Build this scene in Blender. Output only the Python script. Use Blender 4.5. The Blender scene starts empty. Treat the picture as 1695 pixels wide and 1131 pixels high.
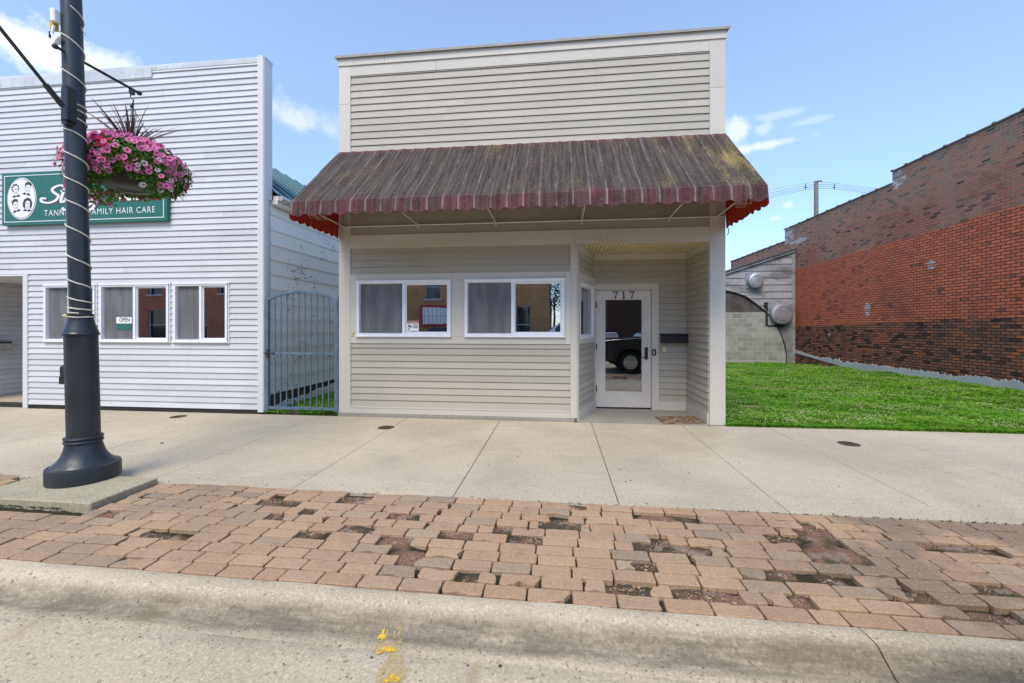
import bpy, math, random
import numpy as np
from mathutils import Vector, Matrix, noise as mnoise
random.seed(7); RS = np.random.RandomState(11)
PI = math.pi; R = math.radians
SC = bpy.context.scene
COL = SC.collection

# ------------------------------------------------------------------ camera
F = 685.0; CX = 847.5; HY = 540.0; CAMH = 1.5
PSI = math.atan(76.5 / F); SP, CP = math.sin(PSI), math.cos(PSI)
cam_d = bpy.data.cameras.new('camera'); cam = bpy.data.objects.new('camera', cam_d); COL.objects.link(cam)
cam_d.sensor_width = 36; cam_d.lens = F / 1695 * 36; cam_d.shift_y = -(565.5 - HY) / 1695
cam_d.clip_start = 0.05; cam_d.clip_end = 3000
cam.location = (0, 0, CAMH); cam.rotation_euler = (PI / 2, 0, PSI)
SC.camera = cam
SC.render.resolution_x = 1024; SC.render.resolution_y = 683

# ------------------------------------------------------------------ sky, sun, exposure
SC.view_settings.view_transform = 'Standard'; SC.view_settings.look = 'None'
SC.view_settings.gamma = 1; SC.view_settings.exposure = 1.14
SUN_EL, SUN_AZ = 54.0, 194.0         # azimuth clockwise from +Y (away from camera)
def pxdir(px, py):
    u = (px - CX) / F; v = (HY - py) / F
    return Vector((-SP + u * CP, CP + u * SP, v)).normalized()
world = bpy.data.worlds.new('World'); SC.world = world; world.use_nodes = True
wn = world.node_tree.nodes; wl = world.node_tree.links; wn.clear()
wo = wn.new('ShaderNodeOutputWorld'); bg = wn.new('ShaderNodeBackground'); bg.inputs[1].default_value = 0.125
sky = wn.new('ShaderNodeTexSky'); sky.sky_type = 'NISHITA'; sky.sun_disc = False
sky.sun_elevation = R(SUN_EL); sky.sun_rotation = R(SUN_AZ); sky.air_density = 1.15; sky.dust_density = 0.15; sky.ozone_density = 2.2
wl.new(bg.outputs[0], wo.inputs[0])
tcw = wn.new('ShaderNodeTexCoord')
nzw = wn.new('ShaderNodeTexNoise'); nzw.inputs['Scale'].default_value = 9; nzw.inputs['Detail'].default_value = 9; nzw.inputs['Roughness'].default_value = .62
wl.new(tcw.outputs['Generated'], nzw.inputs['Vector'])
def wmath(op, a, b=None, clamp=False):
    n = wn.new('ShaderNodeMath'); n.operation = op; n.use_clamp = clamp
    for i, x in enumerate((a, b)):
        if x is None: continue
        if isinstance(x, (int, float)): n.inputs[i].default_value = x
        else: wl.new(x, n.inputs[i])
    return n.outputs[0]
def wdot(v):
    n = wn.new('ShaderNodeVectorMath'); n.operation = 'DOT_PRODUCT'
    wl.new(tcw.outputs['Generated'], n.inputs[0]); n.inputs[1].default_value = v
    return n.outputs['Value']
clouds = [(70, 82, 150, 48, .85), (180, 104, 60, 22, .6), (20, 66, 100, 46, .7), (495, 200, 58, 34, .42), (545, 212, 44, 30, .25), (1218, 218, 32, 20, .5),
          (1264, 214, 24, 13, .3), (1265, 241, 75, 9, .5), (1304, 340, 12, 7, .5), (1282, 362, 20, 5, .35), (1285, 192, 40, 8, .22),
          (1345, 200, 34, 6, .2), (-500, 150, 300, 120, .9), (2300, 260, 400, 60, .8)]
mask = None
nz2 = wn.new('ShaderNodeTexNoise'); nz2.inputs['Scale'].default_value = 26; nz2.inputs['Detail'].default_value = 8; nz2.inputs['Roughness'].default_value = .65
wl.new(tcw.outputs['Generated'], nz2.inputs['Vector'])
wob = wmath('ADD', wmath('MULTIPLY', wmath('SUBTRACT', nzw.outputs['Fac'], .5), 2.8), wmath('MULTIPLY', wmath('SUBTRACT', nz2.outputs['Fac'], .5), 1.7))
for cx, cy, rx, ry, st in clouds:
    c = pxdir(cx, cy); rt = Vector((c.y, -c.x, 0)).normalized(); up = rt.cross(c).normalized()
    dist2 = 1 + ((cx - CX) ** 2 + (cy - HY) ** 2) / F / F
    sx = rx / F / math.sqrt(dist2) / 1.15; sy = ry / F / math.sqrt(dist2)
    a = wmath('DIVIDE', wdot(rt), sx); b = wmath('DIVIDE', wdot(up), sy)
    d = wmath('SQRT', wmath('ADD', wmath('MULTIPLY', a, a), wmath('MULTIPLY', b, b)))
    front = wmath('GREATER_THAN', wdot(c), 0)
    m = wmath('MULTIPLY', wmath('SUBTRACT', wmath('ADD', 1.0, wob), d), 1.5, True)
    m = wmath('MULTIPLY', wmath('MULTIPLY', m, st), front)
    mask = m if mask is None else wmath('MAXIMUM', mask, m)
# soft high veil low in the sky
mix = wn.new('ShaderNodeMix'); mix.data_type = 'RGBA'
hsv = wn.new('ShaderNodeHueSaturation'); hsv.inputs['Saturation'].default_value = .92; hsv.inputs['Value'].default_value = 1.08
wl.new(sky.outputs[0], hsv.inputs['Color'])
low = wn.new('ShaderNodeMapRange'); low.interpolation_type = 'SMOOTHSTEP'; wl.new(wdot(Vector((0, 0, 1))), low.inputs[0]); low.inputs[1].default_value = 0.0; low.inputs[2].default_value = .62; low.inputs[3].default_value = 1; low.inputs[4].default_value = 0
tint = wn.new('ShaderNodeMix'); tint.data_type = 'RGBA'; tint.blend_type = 'MULTIPLY'; wl.new(low.outputs[0], tint.inputs['Factor']); wl.new(hsv.outputs[0], tint.inputs['A']); tint.inputs['B'].default_value = (.52, .60, .80, 1)
wl.new(mask, mix.inputs['Factor']); wl.new(tint.outputs['Result'], mix.inputs['A']); mix.inputs['B'].default_value = (4.6, 4.7, 4.95, 1)
wl.new(mix.outputs['Result'], bg.inputs[0])
sd = bpy.data.lights.new('sun', 'SUN'); sd.energy = 1.5; sd.angle = R(30); sd.color = (1.0, .89, .73)
so = bpy.data.objects.new('sun', sd); COL.objects.link(so)
az, el = R(SUN_AZ), R(SUN_EL)
sv = Vector((math.sin(az) * math.cos(el), math.cos(az) * math.cos(el), math.sin(el)))
so.rotation_euler = sv.to_track_quat('Z', 'Y').to_euler(); so.location = sv * 60

# ------------------------------------------------------------------ pixel -> plane helpers (measuring the photo on real planes)
def PY(px, py, Y):
    u = (px - CX) / F; t = Y / (CP + u * SP)
    return t * (-SP + u * CP), CAMH + t * (HY - py) / F
def PXp(px, py, X):
    u = (px - CX) / F; t = X / (-SP + u * CP)
    return t * (CP + u * SP), CAMH + t * (HY - py) / F
def PG(px, py, z=0.0):
    t = F * (CAMH - z) / (py - HY); u = (px - CX) / F
    return t * (-SP + u * CP), t * (CP + u * SP)

# ------------------------------------------------------------------ mesh builder
LOC = {}
class MB:
    def __init__(s): s.v = []; s.f = []; s.sm = False
    def add(s, vs, fs):
        n = len(s.v); s.v += [tuple(p) for p in vs]; s.f += [tuple(i + n for i in f) for f in fs]; return s
    def box(s, x0, x1, y0, y1, z0, z1):
        if x0 > x1: x0, x1 = x1, x0
        if y0 > y1: y0, y1 = y1, y0
        if z0 > z1: z0, z1 = z1, z0
        return s.add([(x0, y0, z0), (x1, y0, z0), (x1, y1, z0), (x0, y1, z0), (x0, y0, z1), (x1, y0, z1), (x1, y1, z1), (x0, y1, z1)],
                     [(0, 3, 2, 1), (4, 5, 6, 7), (0, 1, 5, 4), (1, 2, 6, 5), (2, 3, 7, 6), (3, 0, 4, 7)])
    def obox(s, o, a, n, x0, x1, d0, d1, z0, z1):
        """box in a wall frame: o origin, a along, n outward"""
        vs = []
        for z in (z0, z1):
            for (x, d) in ((x0, d0), (x1, d0), (x1, d1), (x0, d1)):
                vs.append((o[0] + a[0] * x + n[0] * d, o[1] + a[1] * x + n[1] * d, z))
        return s.add(vs, [(0, 3, 2, 1), (4, 5, 6, 7), (0, 1, 5, 4), (1, 2, 6, 5), (2, 3, 7, 6), (3, 0, 4, 7)])
    def rbox(s, x0, x1, y0, y1, z0, z1, r):
        """box with its vertical and top edges chamfered"""
        def ring(i, z): return [(x0 + i, y0, z), (x1 - i, y0, z), (x1, y0 + i, z), (x1, y1 - i, z), (x1 - i, y1, z), (x0 + i, y1, z), (x0, y1 - i, z), (x0, y0 + i, z)]
        a = ring(r, z0); b = ring(r, z1 - r)
        x0 += r * .9; x1 -= r * .9; y0 += r * .9; y1 -= r * .9
        c = ring(r * .6, z1)
        fs = [tuple(range(7, -1, -1)), tuple(range(16, 24))]
        for k in range(2):
            for i in range(8): fs.append((k * 8 + i, k * 8 + (i + 1) % 8, k * 8 + 8 + (i + 1) % 8, k * 8 + 8 + i))
        return s.add(a + b + c, fs)
    def tube(s, pts, r, n=8, cap=True):
        pts = [Vector(p) for p in pts]; rs = r if isinstance(r, (list, tuple)) else [r] * len(pts)
        vs = []; fs = []; ref = None
        for i, p in enumerate(pts):
            d = (pts[min(i + 1, len(pts) - 1)] - pts[max(i - 1, 0)])
            d = d.normalized() if d.length > 1e-9 else Vector((0, 0, 1))
            if ref is None: ref = Vector((0, 0, 1)) if abs(d.z) < .9 else Vector((1, 0, 0))
            a = d.cross(ref).normalized(); b = d.cross(a).normalized(); ref = -b if False else a.cross(d)
            for k in range(n):
                th = 2 * PI * k / n; vs.append(p + (a * math.cos(th) + b * math.sin(th)) * rs[i])
        for i in range(len(pts) - 1):
            for k in range(n):
                fs.append((i * n + k, i * n + (k + 1) % n, (i + 1) * n + (k + 1) % n, (i + 1) * n + k))
        if cap: fs += [tuple(range(n - 1, -1, -1)), tuple((len(pts) - 1) * n + k for k in range(n))]
        return s.add(vs, fs)
    def lathe(s, c, prof, n=40, axis='z'):
        vs = []; fs = []
        for (r, h) in prof:
            for k in range(n):
                th = 2 * PI * k / n; x, y = r * math.cos(th), r * math.sin(th)
                if axis == 'z': vs.append((c[0] + x, c[1] + y, c[2] + h))
                elif axis == 'y': vs.append((c[0] + x, c[1] + h, c[2] + y))
                else: vs.append((c[0] + h, c[1] + x, c[2] + y))
        for i in range(len(prof) - 1):
            for k in range(n): fs.append((i * n + k, i * n + (k + 1) % n, (i + 1) * n + (k + 1) % n, (i + 1) * n + k))
        fs += [tuple(range(n - 1, -1, -1)), tuple((len(prof) - 1) * n + k for k in range(n))]
        return s.add(vs, fs)
    def ball(s, c, r, n=10, m=6, sc=(1, 1, 1)):
        prof = [(r * math.sin(PI * i / m) + 1e-5, -r * math.cos(PI * i / m)) for i in range(m + 1)]
        vs = []; fs = []
        for (q, h) in prof:
            for k in range(n):
                th = 2 * PI * k / n; vs.append((c[0] + q * math.cos(th) * sc[0], c[1] + q * math.sin(th) * sc[1], c[2] + h * sc[2]))
        for i in range(m):
            for k in range(n): fs.append((i * n + k, i * n + (k + 1) % n, (i + 1) * n + (k + 1) % n, (i + 1) * n + k))
        return s.add(vs, fs)
    def prism(s, poly, y0, y1, plane='xz'):
        """polygon extruded along the third axis"""
        n = len(poly)
        if plane == 'xz': vs = [(a, y0, b) for a, b in poly] + [(a, y1, b) for a, b in poly]
        elif plane == 'yz': vs = [(y0, a, b) for a, b in poly] + [(y1, a, b) for a, b in poly]
        else: vs = [(a, b, y0) for a, b in poly] + [(a, b, y1) for a, b in poly]
        fs = [tuple(range(n)), tuple(range(2 * n - 1, n - 1, -1))]
        for i in range(n): fs.append((i, i + n, (i + 1) % n + n, (i + 1) % n))
        return s.add(vs, fs)
    def xf(s, fn): s.v = [tuple(fn(Vector(p))) for p in s.v]; return s
    def build(s, name, m, parent=None, smooth=False, bevel=0, recalc=True):
        me = bpy.data.meshes.new(name)
        o0 = LOC.get(parent.name, (0, 0, 0)) if parent else (0, 0, 0)
        me.from_pydata([(p[0] - o0[0], p[1] - o0[1], p[2] - o0[2]) for p in s.v], [], s.f)
        me.materials.append(m)
        if recalc:
            import bmesh
            bm = bmesh.new(); bm.from_mesh(me); bmesh.ops.recalc_face_normals(bm, faces=bm.faces); bm.to_mesh(me); bm.free()
        if smooth:
            me.polygons.foreach_set('use_smooth', [True] * len(me.polygons))
            try: me.set_sharp_from_angle(angle=R(38))
            except Exception: pass
        o = bpy.data.objects.new(name, me); COL.objects.link(o)
        if parent: o.parent = parent
        LOC[o.name] = o0
        if bevel:
            b = o.modifiers.new('bevel', 'BEVEL'); b.width = bevel; b.segments = 2; b.limit_method = 'ANGLE'; b.angle_limit = R(50)
        return o
def thing(name, label, cat, loc, group=None):
    o = bpy.data.objects.new(name, None); COL.objects.link(o); o.location = loc; o.empty_display_size = .2
    o['label'] = label; o['category'] = cat
    if group: o['group'] = group
    LOC[o.name] = tuple(loc); return o
def tag(o, label, cat, group=None, kind=None):
    if label: o['label'] = label
    if cat: o['category'] = cat
    if group: o['group'] = group
    if kind: o['kind'] = kind
    return o
def struct(o): o['kind'] = 'structure'; return o

# ------------------------------------------------------------------ materials
class NT:
    def __init__(s, name, rough=.6, metal=0.0, spec=.5):
        s.m = bpy.data.materials.new(name); s.m.use_nodes = True; s.t = s.m.node_tree; s.n = s.t.nodes; s.l = s.t.links
        s.b = s.n['Principled BSDF']; s.b.inputs['Roughness'].default_value = rough; s.b.inputs['Metallic'].default_value = metal
        s.b.inputs['Specular IOR Level'].default_value = spec
        s.g = s.n.new('ShaderNodeNewGeometry'); s.P = s.g.outputs['Position']
    def set(s, sock, v):
        if isinstance(v, (int, float)): sock.default_value = v
        elif isinstance(v, (tuple, list)): sock.default_value = tuple(v) + ((1,) if len(v) == 3 and len(sock.default_value) == 4 else ())
        else: s.l.new(v, sock)
    def math(s, op, a, b=0.0, c=None, clamp=False):
        n = s.n.new('ShaderNodeMath'); n.operation = op; n.use_clamp = clamp
        s.set(n.inputs[0], a); s.set(n.inputs[1], b)
        if c is not None: s.set(n.inputs[2], c)
        return n.outputs[0]
    def scale(s, v, k):
        n = s.n.new('ShaderNodeVectorMath'); n.operation = 'MULTIPLY'; s.l.new(v, n.inputs[0]); n.inputs[1].default_value = k; return n.outputs[0]
    def noise(s, sc, det=4, rough=.55, vec=None, dist=0):
        n = s.n.new('ShaderNodeTexNoise'); n.inputs['Scale'].default_value = sc; n.inputs['Detail'].default_value = det
        n.inputs['Roughness'].default_value = rough; n.inputs['Distortion'].default_value = dist
        s.l.new(vec if vec is not None else s.P, n.inputs['Vector']); return n.outputs['Fac']
    def voro(s, sc, vec=None, feat='F1', out='Distance'):
        n = s.n.new('ShaderNodeTexVoronoi'); n.feature = feat; n.inputs['Scale'].default_value = sc
        s.l.new(vec if vec is not None else s.P, n.inputs['Vector']); return n.outputs[out]
    def ramp(s, f, a, b, lo=0.0, hi=1.0):
        n = s.n.new('ShaderNodeMapRange'); n.clamp = True; n.interpolation_type = 'SMOOTHSTEP'
        s.set(n.inputs[0], f); n.inputs[1].default_value = a; n.inputs[2].default_value = b; n.inputs[3].default_value = lo; n.inputs[4].default_value = hi
        return n.outputs[0]
    def mix(s, f, a, b, mode='MIX'):
        n = s.n.new('ShaderNodeMix'); n.data_type = 'RGBA'; n.blend_type = mode
        s.set(n.inputs['Factor'], f); s.set(n.inputs['A'], a); s.set(n.inputs['B'], b); return n.outputs['Result']
    def sep(s, v=None):
        n = s.n.new('ShaderNodeSeparateXYZ'); s.l.new(v if v is not None else s.P, n.inputs[0]); return n.outputs
    def comb(s, x, y, z):
        n = s.n.new('ShaderNodeCombineXYZ'); s.set(n.inputs[0], x); s.set(n.inputs[1], y); s.set(n.inputs[2], z); return n.outputs[0]
    def col(s, c): s.set(s.b.inputs['Base Color'], c); return s
    def rough(s, c): s.set(s.b.inputs['Roughness'], c); return s
    def bump(s, h, st=.3, d=.01):
        n = s.n.new('ShaderNodeBump'); n.inputs['Strength'].default_value = st; n.inputs['Distance'].default_value = d
        s.l.new(h, n.inputs['Height']); s.l.new(n.outputs[0], s.b.inputs['Normal']); return s
    def rnd(s): return s.g.outputs['Random Per Island']

def simple(name, c, rough=.5, metal=0.0, var=.12, sc=6, bump=0.0, bsc=60, spec=.5):
    t = NT(name, rough, metal, spec); n = t.noise(sc, 5, .6)
    d = tuple(x * (1 - var) for x in c); e = tuple(min(1, x * (1 + var)) for x in c)
    t.col(t.mix(t.ramp(n, .3, .7), d, e))
    if bump: t.bump(t.noise(bsc, 4), bump, .004)
    return t.m
MT = {}
def painted_siding(name, c, dirt=.12, grain=.25, peel=0.0, along='x'):
    t = NT(name, .62)
    st = t.scale(t.P, (1, 1, 28)) if along else t.P
    streak = t.noise(3.0, 6, .65, t.scale(t.P, (3, 3, .5)))
    n1 = t.noise(1.3, 4)
    base = t.mix(t.ramp(t.rnd(), 0, 1), tuple(x * .93 for x in c), tuple(min(1, x * 1.05) for x in c))
    base = t.mix(t.ramp(n1, .35, .75, 0, dirt), base, tuple(x * .6 for x in c))
    base = t.mix(t.ramp(streak, .5, .8, 0, dirt * 1.3), base, (c[0] * .5, c[1] * .48, c[2] * .42))
    if peel:
        p = t.noise(16, 8, .75, t.scale(t.P, (.6, .6, 1.3))); big = t.noise(1.9, 3)
        m = t.ramp(t.math('ADD', p, t.math('MULTIPLY', t.math('SUBTRACT', big, .5), .5)), .61, .64, 0, peel)
        base = t.mix(m, base, (.23, .19, .155))
    sp = t.noise(45, 2)
    base = t.mix(t.ramp(sp, .72, .76, 0, .35), base, tuple(x * .45 for x in c))
    t.col(base); g = t.noise(30, 5, .6, t.scale(t.P, (.35, .35, 8)))
    t.bump(g, grain, .003)
    return t.m
MT['tan'] = painted_siding('tan_siding', (.44, .40, .325), .14, .08)
MT['trim'] = painted_siding('pale_trim', (.60, .56, .485), .14, .05)
MT['vinyl'] = painted_siding('white_vinyl', (.60, .605, .61), .14, .02)
MT['vtrim'] = painted_siding('white_trim', (.70, .70, .705), .06, .03)
MT['peel'] = painted_siding('peeling_white', (.90, .88, .83), .06, .4, peel=.9)
MT['soffit'] = simple('beadboard', (.66, .58, .33), .5)
MT['wframe'] = simple('window_vinyl', (.80, .81, .83), .35, var=.04)
MT['alum'] = simple('aged_aluminium', (.62, .62, .60), .4, .3, var=.08)
MT['doorp'] = simple('door_paint', (.66, .60, .54), .4, var=.05, sc=3)
MT['black'] = simple('black_metal', (.022, .023, .026), .38, .2)
MT['rubber'] = simple('black_rubber', (.02, .02, .02), .8)
MT['darkgap'] = simple('dark_gap', (.03, .028, .025), .9)
MT['digit'] = simple('digit_bronze', (.025, .032, .026), .5, .1)
MT['cream'] = simple('cream_plastic', (.75, .62, .25), .4)
MT['brass'] = simple('yellow_plastic', (.62, .42, .06), .4)
def lamp_paint():
    t = NT('lamp_post_paint', .42, .0, .6)
    n = t.noise(2.2, 5); s = t.noise(7, 6, .7, t.scale(t.P, (1, 1, .5)))
    c = t.mix(t.ramp(n, .3, .7), (.010, .015, .020), (.020, .027, .034))
    c = t.mix(t.ramp(s, .62, .72, 0, .3), c, (.12, .12, .11))
    t.col(c); t.rough(t.ramp(s, .3, .7, .32, .6)); t.bump(t.noise(90, 3), .12, .002); return t.m
MT['lamp'] = lamp_paint()
def concrete(name, c, dark=.35, speck=.55, warm=(.30, .25, .17), sc=1.0, bump=.35, stain=None):
    t = NT(name, .85, 0, .3)
    big = t.noise(.7 * sc, 6, .6, dist=.6); mid = t.noise(5 * sc, 5, .65); fine = t.noise(130, 3, .7)
    v = t.voro(170); v2 = t.voro(75)
    b = t.mix(t.ramp(big, .3, .72), tuple(x * .80 for x in c), tuple(min(1, x * 1.1) for x in c))
    b = t.mix(t.ramp(mid, .45, .8, 0, dark), b, warm)
    b = t.mix(t.ramp(fine, .35, .7, 0, .5), b, tuple(x * .70 for x in c))
    grit = t.noise(62, 3, .8); grit2 = t.noise(27, 4, .75)
    b = t.mix(t.ramp(grit, .50, .64, 0, .42), b, tuple(x * .50 for x in c))
    b = t.mix(t.ramp(grit, .47, .36, 0, .5), b, tuple(min(1, x * 1.45) for x in c))
    b = t.mix(t.ramp(grit2, .56, .66, 0, .24), b, tuple(x * .55 for x in c))
    b = t.mix(t.ramp(v, .12, .2, speck, 0), b, tuple(x * .33 for x in c))
    b = t.mix(t.ramp(v2, .16, .24, speck * .7, 0), b, tuple(min(1, x * 1.5) for x in c))
    pit = t.noise(38, 2, .4)
    b = t.mix(t.ramp(pit, .66, .70, 0, .6), b, (.10, .085, .065))
    b = t.mix(t.ramp(t.rnd(), 0, 1, 0, .10), b, tuple(x * .5 for x in c))
    if stain: b = stain(t, b)
    t.col(b); t.bump(t.math('ADD', fine, t.math('MULTIPLY', mid, .6)), bump, .004); return t.m
MT['found'] = concrete('foundation_concrete', (.36, .34, .29), .5)
MT['pad'] = concrete('pad_concrete', (.46, .41, .29), .5, warm=(.20, .20, .12))
def walk_stain(t, b):
    sp = t.voro(2.1); b = t.mix(t.ramp(sp, .035, .055, .55, 0), b, (.19, .165, .13))
    big = t.noise(.55, 6, .7, dist=1.2); b = t.mix(t.ramp(big, .50, .66, 0, .22), b, (.30, .27, .22))
    lt = t.noise(1.3, 6, .7, t.scale(t.P, (.4, 2, 1))); b = t.mix(t.ramp(lt, .60, .72, 0, .35), b, (.70, .64, .54)); return b
def curb_stain(t, b):
    x, y, z = t.sep()
    n = t.noise(1.5, 5, .65, t.scale(t.P, (1, 3, 3))); n2 = t.noise(6, 5, .7, t.scale(t.P, (.5, 3, 3)))
    yy = t.math('ADD', y, t.math('MULTIPLY', t.math('SUBTRACT', n, .5), .10))
    w = t.math('MULTIPLY', t.ramp(yy, 1.95, 2.05), t.ramp(yy, 2.175, 2.10))
    f = t.math('MULTIPLY', t.math('MULTIPLY', w, .95), t.ramp(t.math('ADD', n2, t.math('MULTIPLY', t.math('SUBTRACT', t.noise(34, 5, .8), .5), .6)), .22, .68, .3, .92))
    b = t.mix(f, b, (.125, .108, .082))
    # green tinge
    g = t.math('MULTIPLY', w, t.ramp(t.noise(1.1, 3), .52, .7, 0, .5))
    return t.mix(g, b, (.20, .165, .06))
MT['walk'] = concrete('sidewalk_concrete', (.55, .475, .355), .3, stain=walk_stain)
MT['curb'] = concrete('curb_concrete', (.58, .49, .345), .3, stain=curb_stain)
def road_stain(t, b):
    x, y, z = t.sep()
    n = t.noise(2.0, 6, .7, t.scale(t.P, (.5, 2.5, 1)))
    w = t.math('MULTIPLY', t.ramp(y, 1.84, 2.0), t.ramp(n, .4, .65, .05, .6))
    b = t.mix(w, b, (.17, .15, .12))
    l = t.noise(1.2, 5, .6)
    b = t.mix(t.ramp(l, .55, .75, 0, .35), b, (.60, .57, .52))
    b = t.mix(t.ramp(t.noise(1.7, 4, .6, dist=1), .6, .75, 0, .55), b, (.33, .26, .14))
    return b
MT['road'] = concrete('road_concrete', (.57, .485, .345), .25, stain=road_stain)

def paver_mat():
    t = NT('paver_clay', .88, 0, .25); r = t.rnd()
    cr = t.n.new('ShaderNodeValToRGB'); t.l.new(r, cr.inputs[0]); e = cr.color_ramp.elements
    cr.color_ramp.interpolation = 'CONSTANT'
    cols = [(0, (.52, .35, .22)), (.16, (.55, .385, .24)), (.32, (.50, .325, .205)), (.46, (.46, .33, .215)), (.58, (.53, .37, .245)),
            (.72, (.42, .315, .22)), (.82, (.50, .325, .21)), (.92, (.33, .265, .20)), (.96, (.48, .37, .26))]
    e[0].position = 0; e[0].color = cols[0][1] + (1,); e[1].position = cols[1][0]; e[1].color = cols[1][1] + (1,)
    for p, c in cols[2:]: q = e.new(p); q.color = c + (1,)
    x, y, z = t.sep()
    b = cr.outputs[0]
    # worn pale patch left of centre, mossy grey wear elsewhere
    big = t.noise(1.1, 5, .65); mid = t.noise(9, 5, .7)
    b = t.mix(t.ramp(big, .5, .72, 0, .45), b, (.34, .265, .19))
    b = t.mix(t.ramp(mid, .5, .8, 0, .6), b, (.23, .155, .095))
    # darker rubber-black weathering toward the right end
    dk = t.math('MULTIPLY', t.ramp(x, .6, 2.3), t.ramp(t.noise(1.6, 4, .6), .42, .6, 0, .7))
    b = t.mix(dk, b, (.16, .135, .115))
    lf = t.math('MULTIPLY', t.ramp(x, -1.8, -3.2), t.ramp(t.noise(2.1, 4, .6), .4, .6, 0, .55))
    b = t.mix(lf, b, (.27, .22, .17))
    fine = t.noise(150, 3, .7); v = t.voro(190)
    b = t.mix(1.0, b, (.85, .81, .735), 'MULTIPLY'); gr = t.noise(60, 4, .8); b = t.mix(t.ramp(gr, .5, .66, 0, .5), b, (.19, .13, .09)); b = t.mix(t.ramp(gr, .47, .35, 0, .4), b, (.62, .47, .34)); b = t.mix(t.ramp(fine, .4, .7, 0, .3), b, (.56, .42, .31)); b = t.mix(t.ramp(v, .1, .18, .55, 0), b, (.17, .11, .08))
    t.col(b); t.bump(t.math('ADD', fine, mid), .7, .006); return t.m
MT['paver'] = paver_mat()
def rubble_mat():
    t = NT('rubble_base', .95, 0, .2); a = t.noise(2.6, 5, .65); b_ = t.voro(60, out='Color'); f = t.noise(60, 4, .75)
    b = t.mix(t.ramp(a, .42, .58), (.11, .085, .055), (.32, .175, .12))
    b = t.mix(t.ramp(t.noise(4.3, 4), .56, .61, 0, .7), b, (.40, .30, .25))
    b = t.mix(t.ramp(f, .45, .7, 0, .65), b, (.06, .045, .03)); b = t.mix(t.ramp(t.voro(110), .05, .2, .6, 0), b, (.42, .30, .23))
    ha_ = t.n.new('ShaderNodeAttribute'); ha_.attribute_name = 'hole'; b = t.mix(ha_.outputs['Fac'], (.052, .044, .026), b)
    moss = t.ramp(t.noise(4.4, 5, .6), .56, .66, 0, .75); b = t.mix(moss, b, (.05, .062, .018))
    t.col(b); t.bump(t.math('ADD', f, t.voro(110)), .9, .012); return t.m
MT['rubble'] = rubble_mat()

def awning_mat(name, under=False):
    t = NT(name, .8, 0, .2); x, y, z = t.sep()
    per = .2115
    fx = t.math('FRACT', t.math('DIVIDE', t.math('ADD', x, 3.64), per))
    n0 = t.noise(9, 3)
    fx2 = t.math('ADD', fx, t.math('MULTIPLY', t.math('SUBTRACT', n0, .5), .02))
    white = t.math('MULTIPLY', t.ramp(fx2, .03, .05), t.ramp(fx2, .15, .13))
    dark = t.math('MULTIPLY', t.ramp(fx2, .50, .515), t.ramp(fx2, .545, .53))
    if under:
        white = t.math('MULTIPLY', t.ramp(t.math('FRACT', t.math('DIVIDE', y, .16)), .02, .05), t.ramp(t.math('FRACT', t.math('DIVIDE', y, .16)), .12, .1))
        b = t.mix(white, (.62, .055, .03), (.75, .22, .10)); t.col(b)
        t.b.inputs['Subsurface Weight'].default_value = 0
        tr = t.n.new('ShaderNodeBsdfTranslucent'); tr.inputs[0].default_value = (.9, .07, .03, 1)
        ms = t.n.new('ShaderNodeMixShader'); ms.inputs[0].default_value = .45
        t.l.new(t.b.outputs[0], ms.inputs[1]); t.l.new(tr.outputs[0], ms.inputs[2]); t.l.new(ms.outputs[0], t.n['Material Output'].inputs[0])
        return t.m
    pat = t.noise(.9, 3, .5, t.scale(t.P, (2, 1, .4)))
    white = t.math('MULTIPLY', white, t.ramp(t.noise(3, 4, .7), .3, .6, .35, 1))
    b = t.mix(white, t.mix(t.ramp(t.noise(6, 5, .7), .35, .65), (.12, .030, .044), (.23, .052, .08)), (.36, .31, .28)); b = t.mix(dark, b, (.07, .03, .04))
    # mildew: covers the slope, thins out at the wall edge and along the valance
    sx = t.scale(t.P, (9, .45, .4)); st = t.noise(2.4, 7, .6, sx)
    d = t.math('MULTIPLY', t.ramp(z, 3.19, 3.29, .72, 1.25), t.ramp(z, 4.38, 4.27, .55, 1))
    left = t.ramp(x, -3.6, -1.2, .9, 1)
    cov = t.math('MULTIPLY', t.math('ADD', t.math('MULTIPLY', d, .86), t.math('MULTIPLY', t.math('SUBTRACT', st, .5), 1.5)), left)
    cov = t.math('ADD', cov, t.math('ADD', t.math('MULTIPLY', t.math('SUBTRACT', t.noise(2.3, 5, .7), .5), 1.1), .08), clamp=True)
    mil = t.mix(t.ramp(t.noise(3.2, 5, .6, sx), .34, .68), (.027, .025, .021), (.082, .074, .060))
    mil = t.mix(t.math('MULTIPLY', white, t.ramp(t.noise(4, 4, .7), .4, .65, .0, .40)), mil, (.27, .24, .21))
    mil = t.mix(t.math('MULTIPLY', dark, .6), mil, (.03, .026, .024))
    b = t.mix(t.math('MULTIPLY', cov, .93), b, mil)
    # yellow lichen in flecks, thickest at the right end
    ln = t.noise(55, 5, .8); lb = t.noise(1.6, 4, .6, t.scale(t.P, (1.6, .6, .6)))
    th = t.math('ADD', ln, t.math('MULTIPLY', t.math('SUBTRACT', lb, .5), .85))
    th = t.math('ADD', th, t.ramp(x, 1.0, 2.35, -.05, .07))
    lm = t.math('MULTIPLY', t.ramp(th, .60, .66), t.ramp(z, 3.2, 3.3))
    b = t.mix(t.math('MULTIPLY', lm, t.ramp(x, .5, 2.2, .36, .5)), b, t.mix(t.noise(11, 3), (.40, .33, .10), (.36, .23, .045)))
    sp = t.ramp(t.noise(60, 2, .5), .63, .68); b = t.mix(t.math('MULTIPLY', t.math('MULTIPLY', sp, d), .38), b, (.38, .34, .26))
    t.col(b); t.bump(st, .3, .008); return t.m
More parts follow.
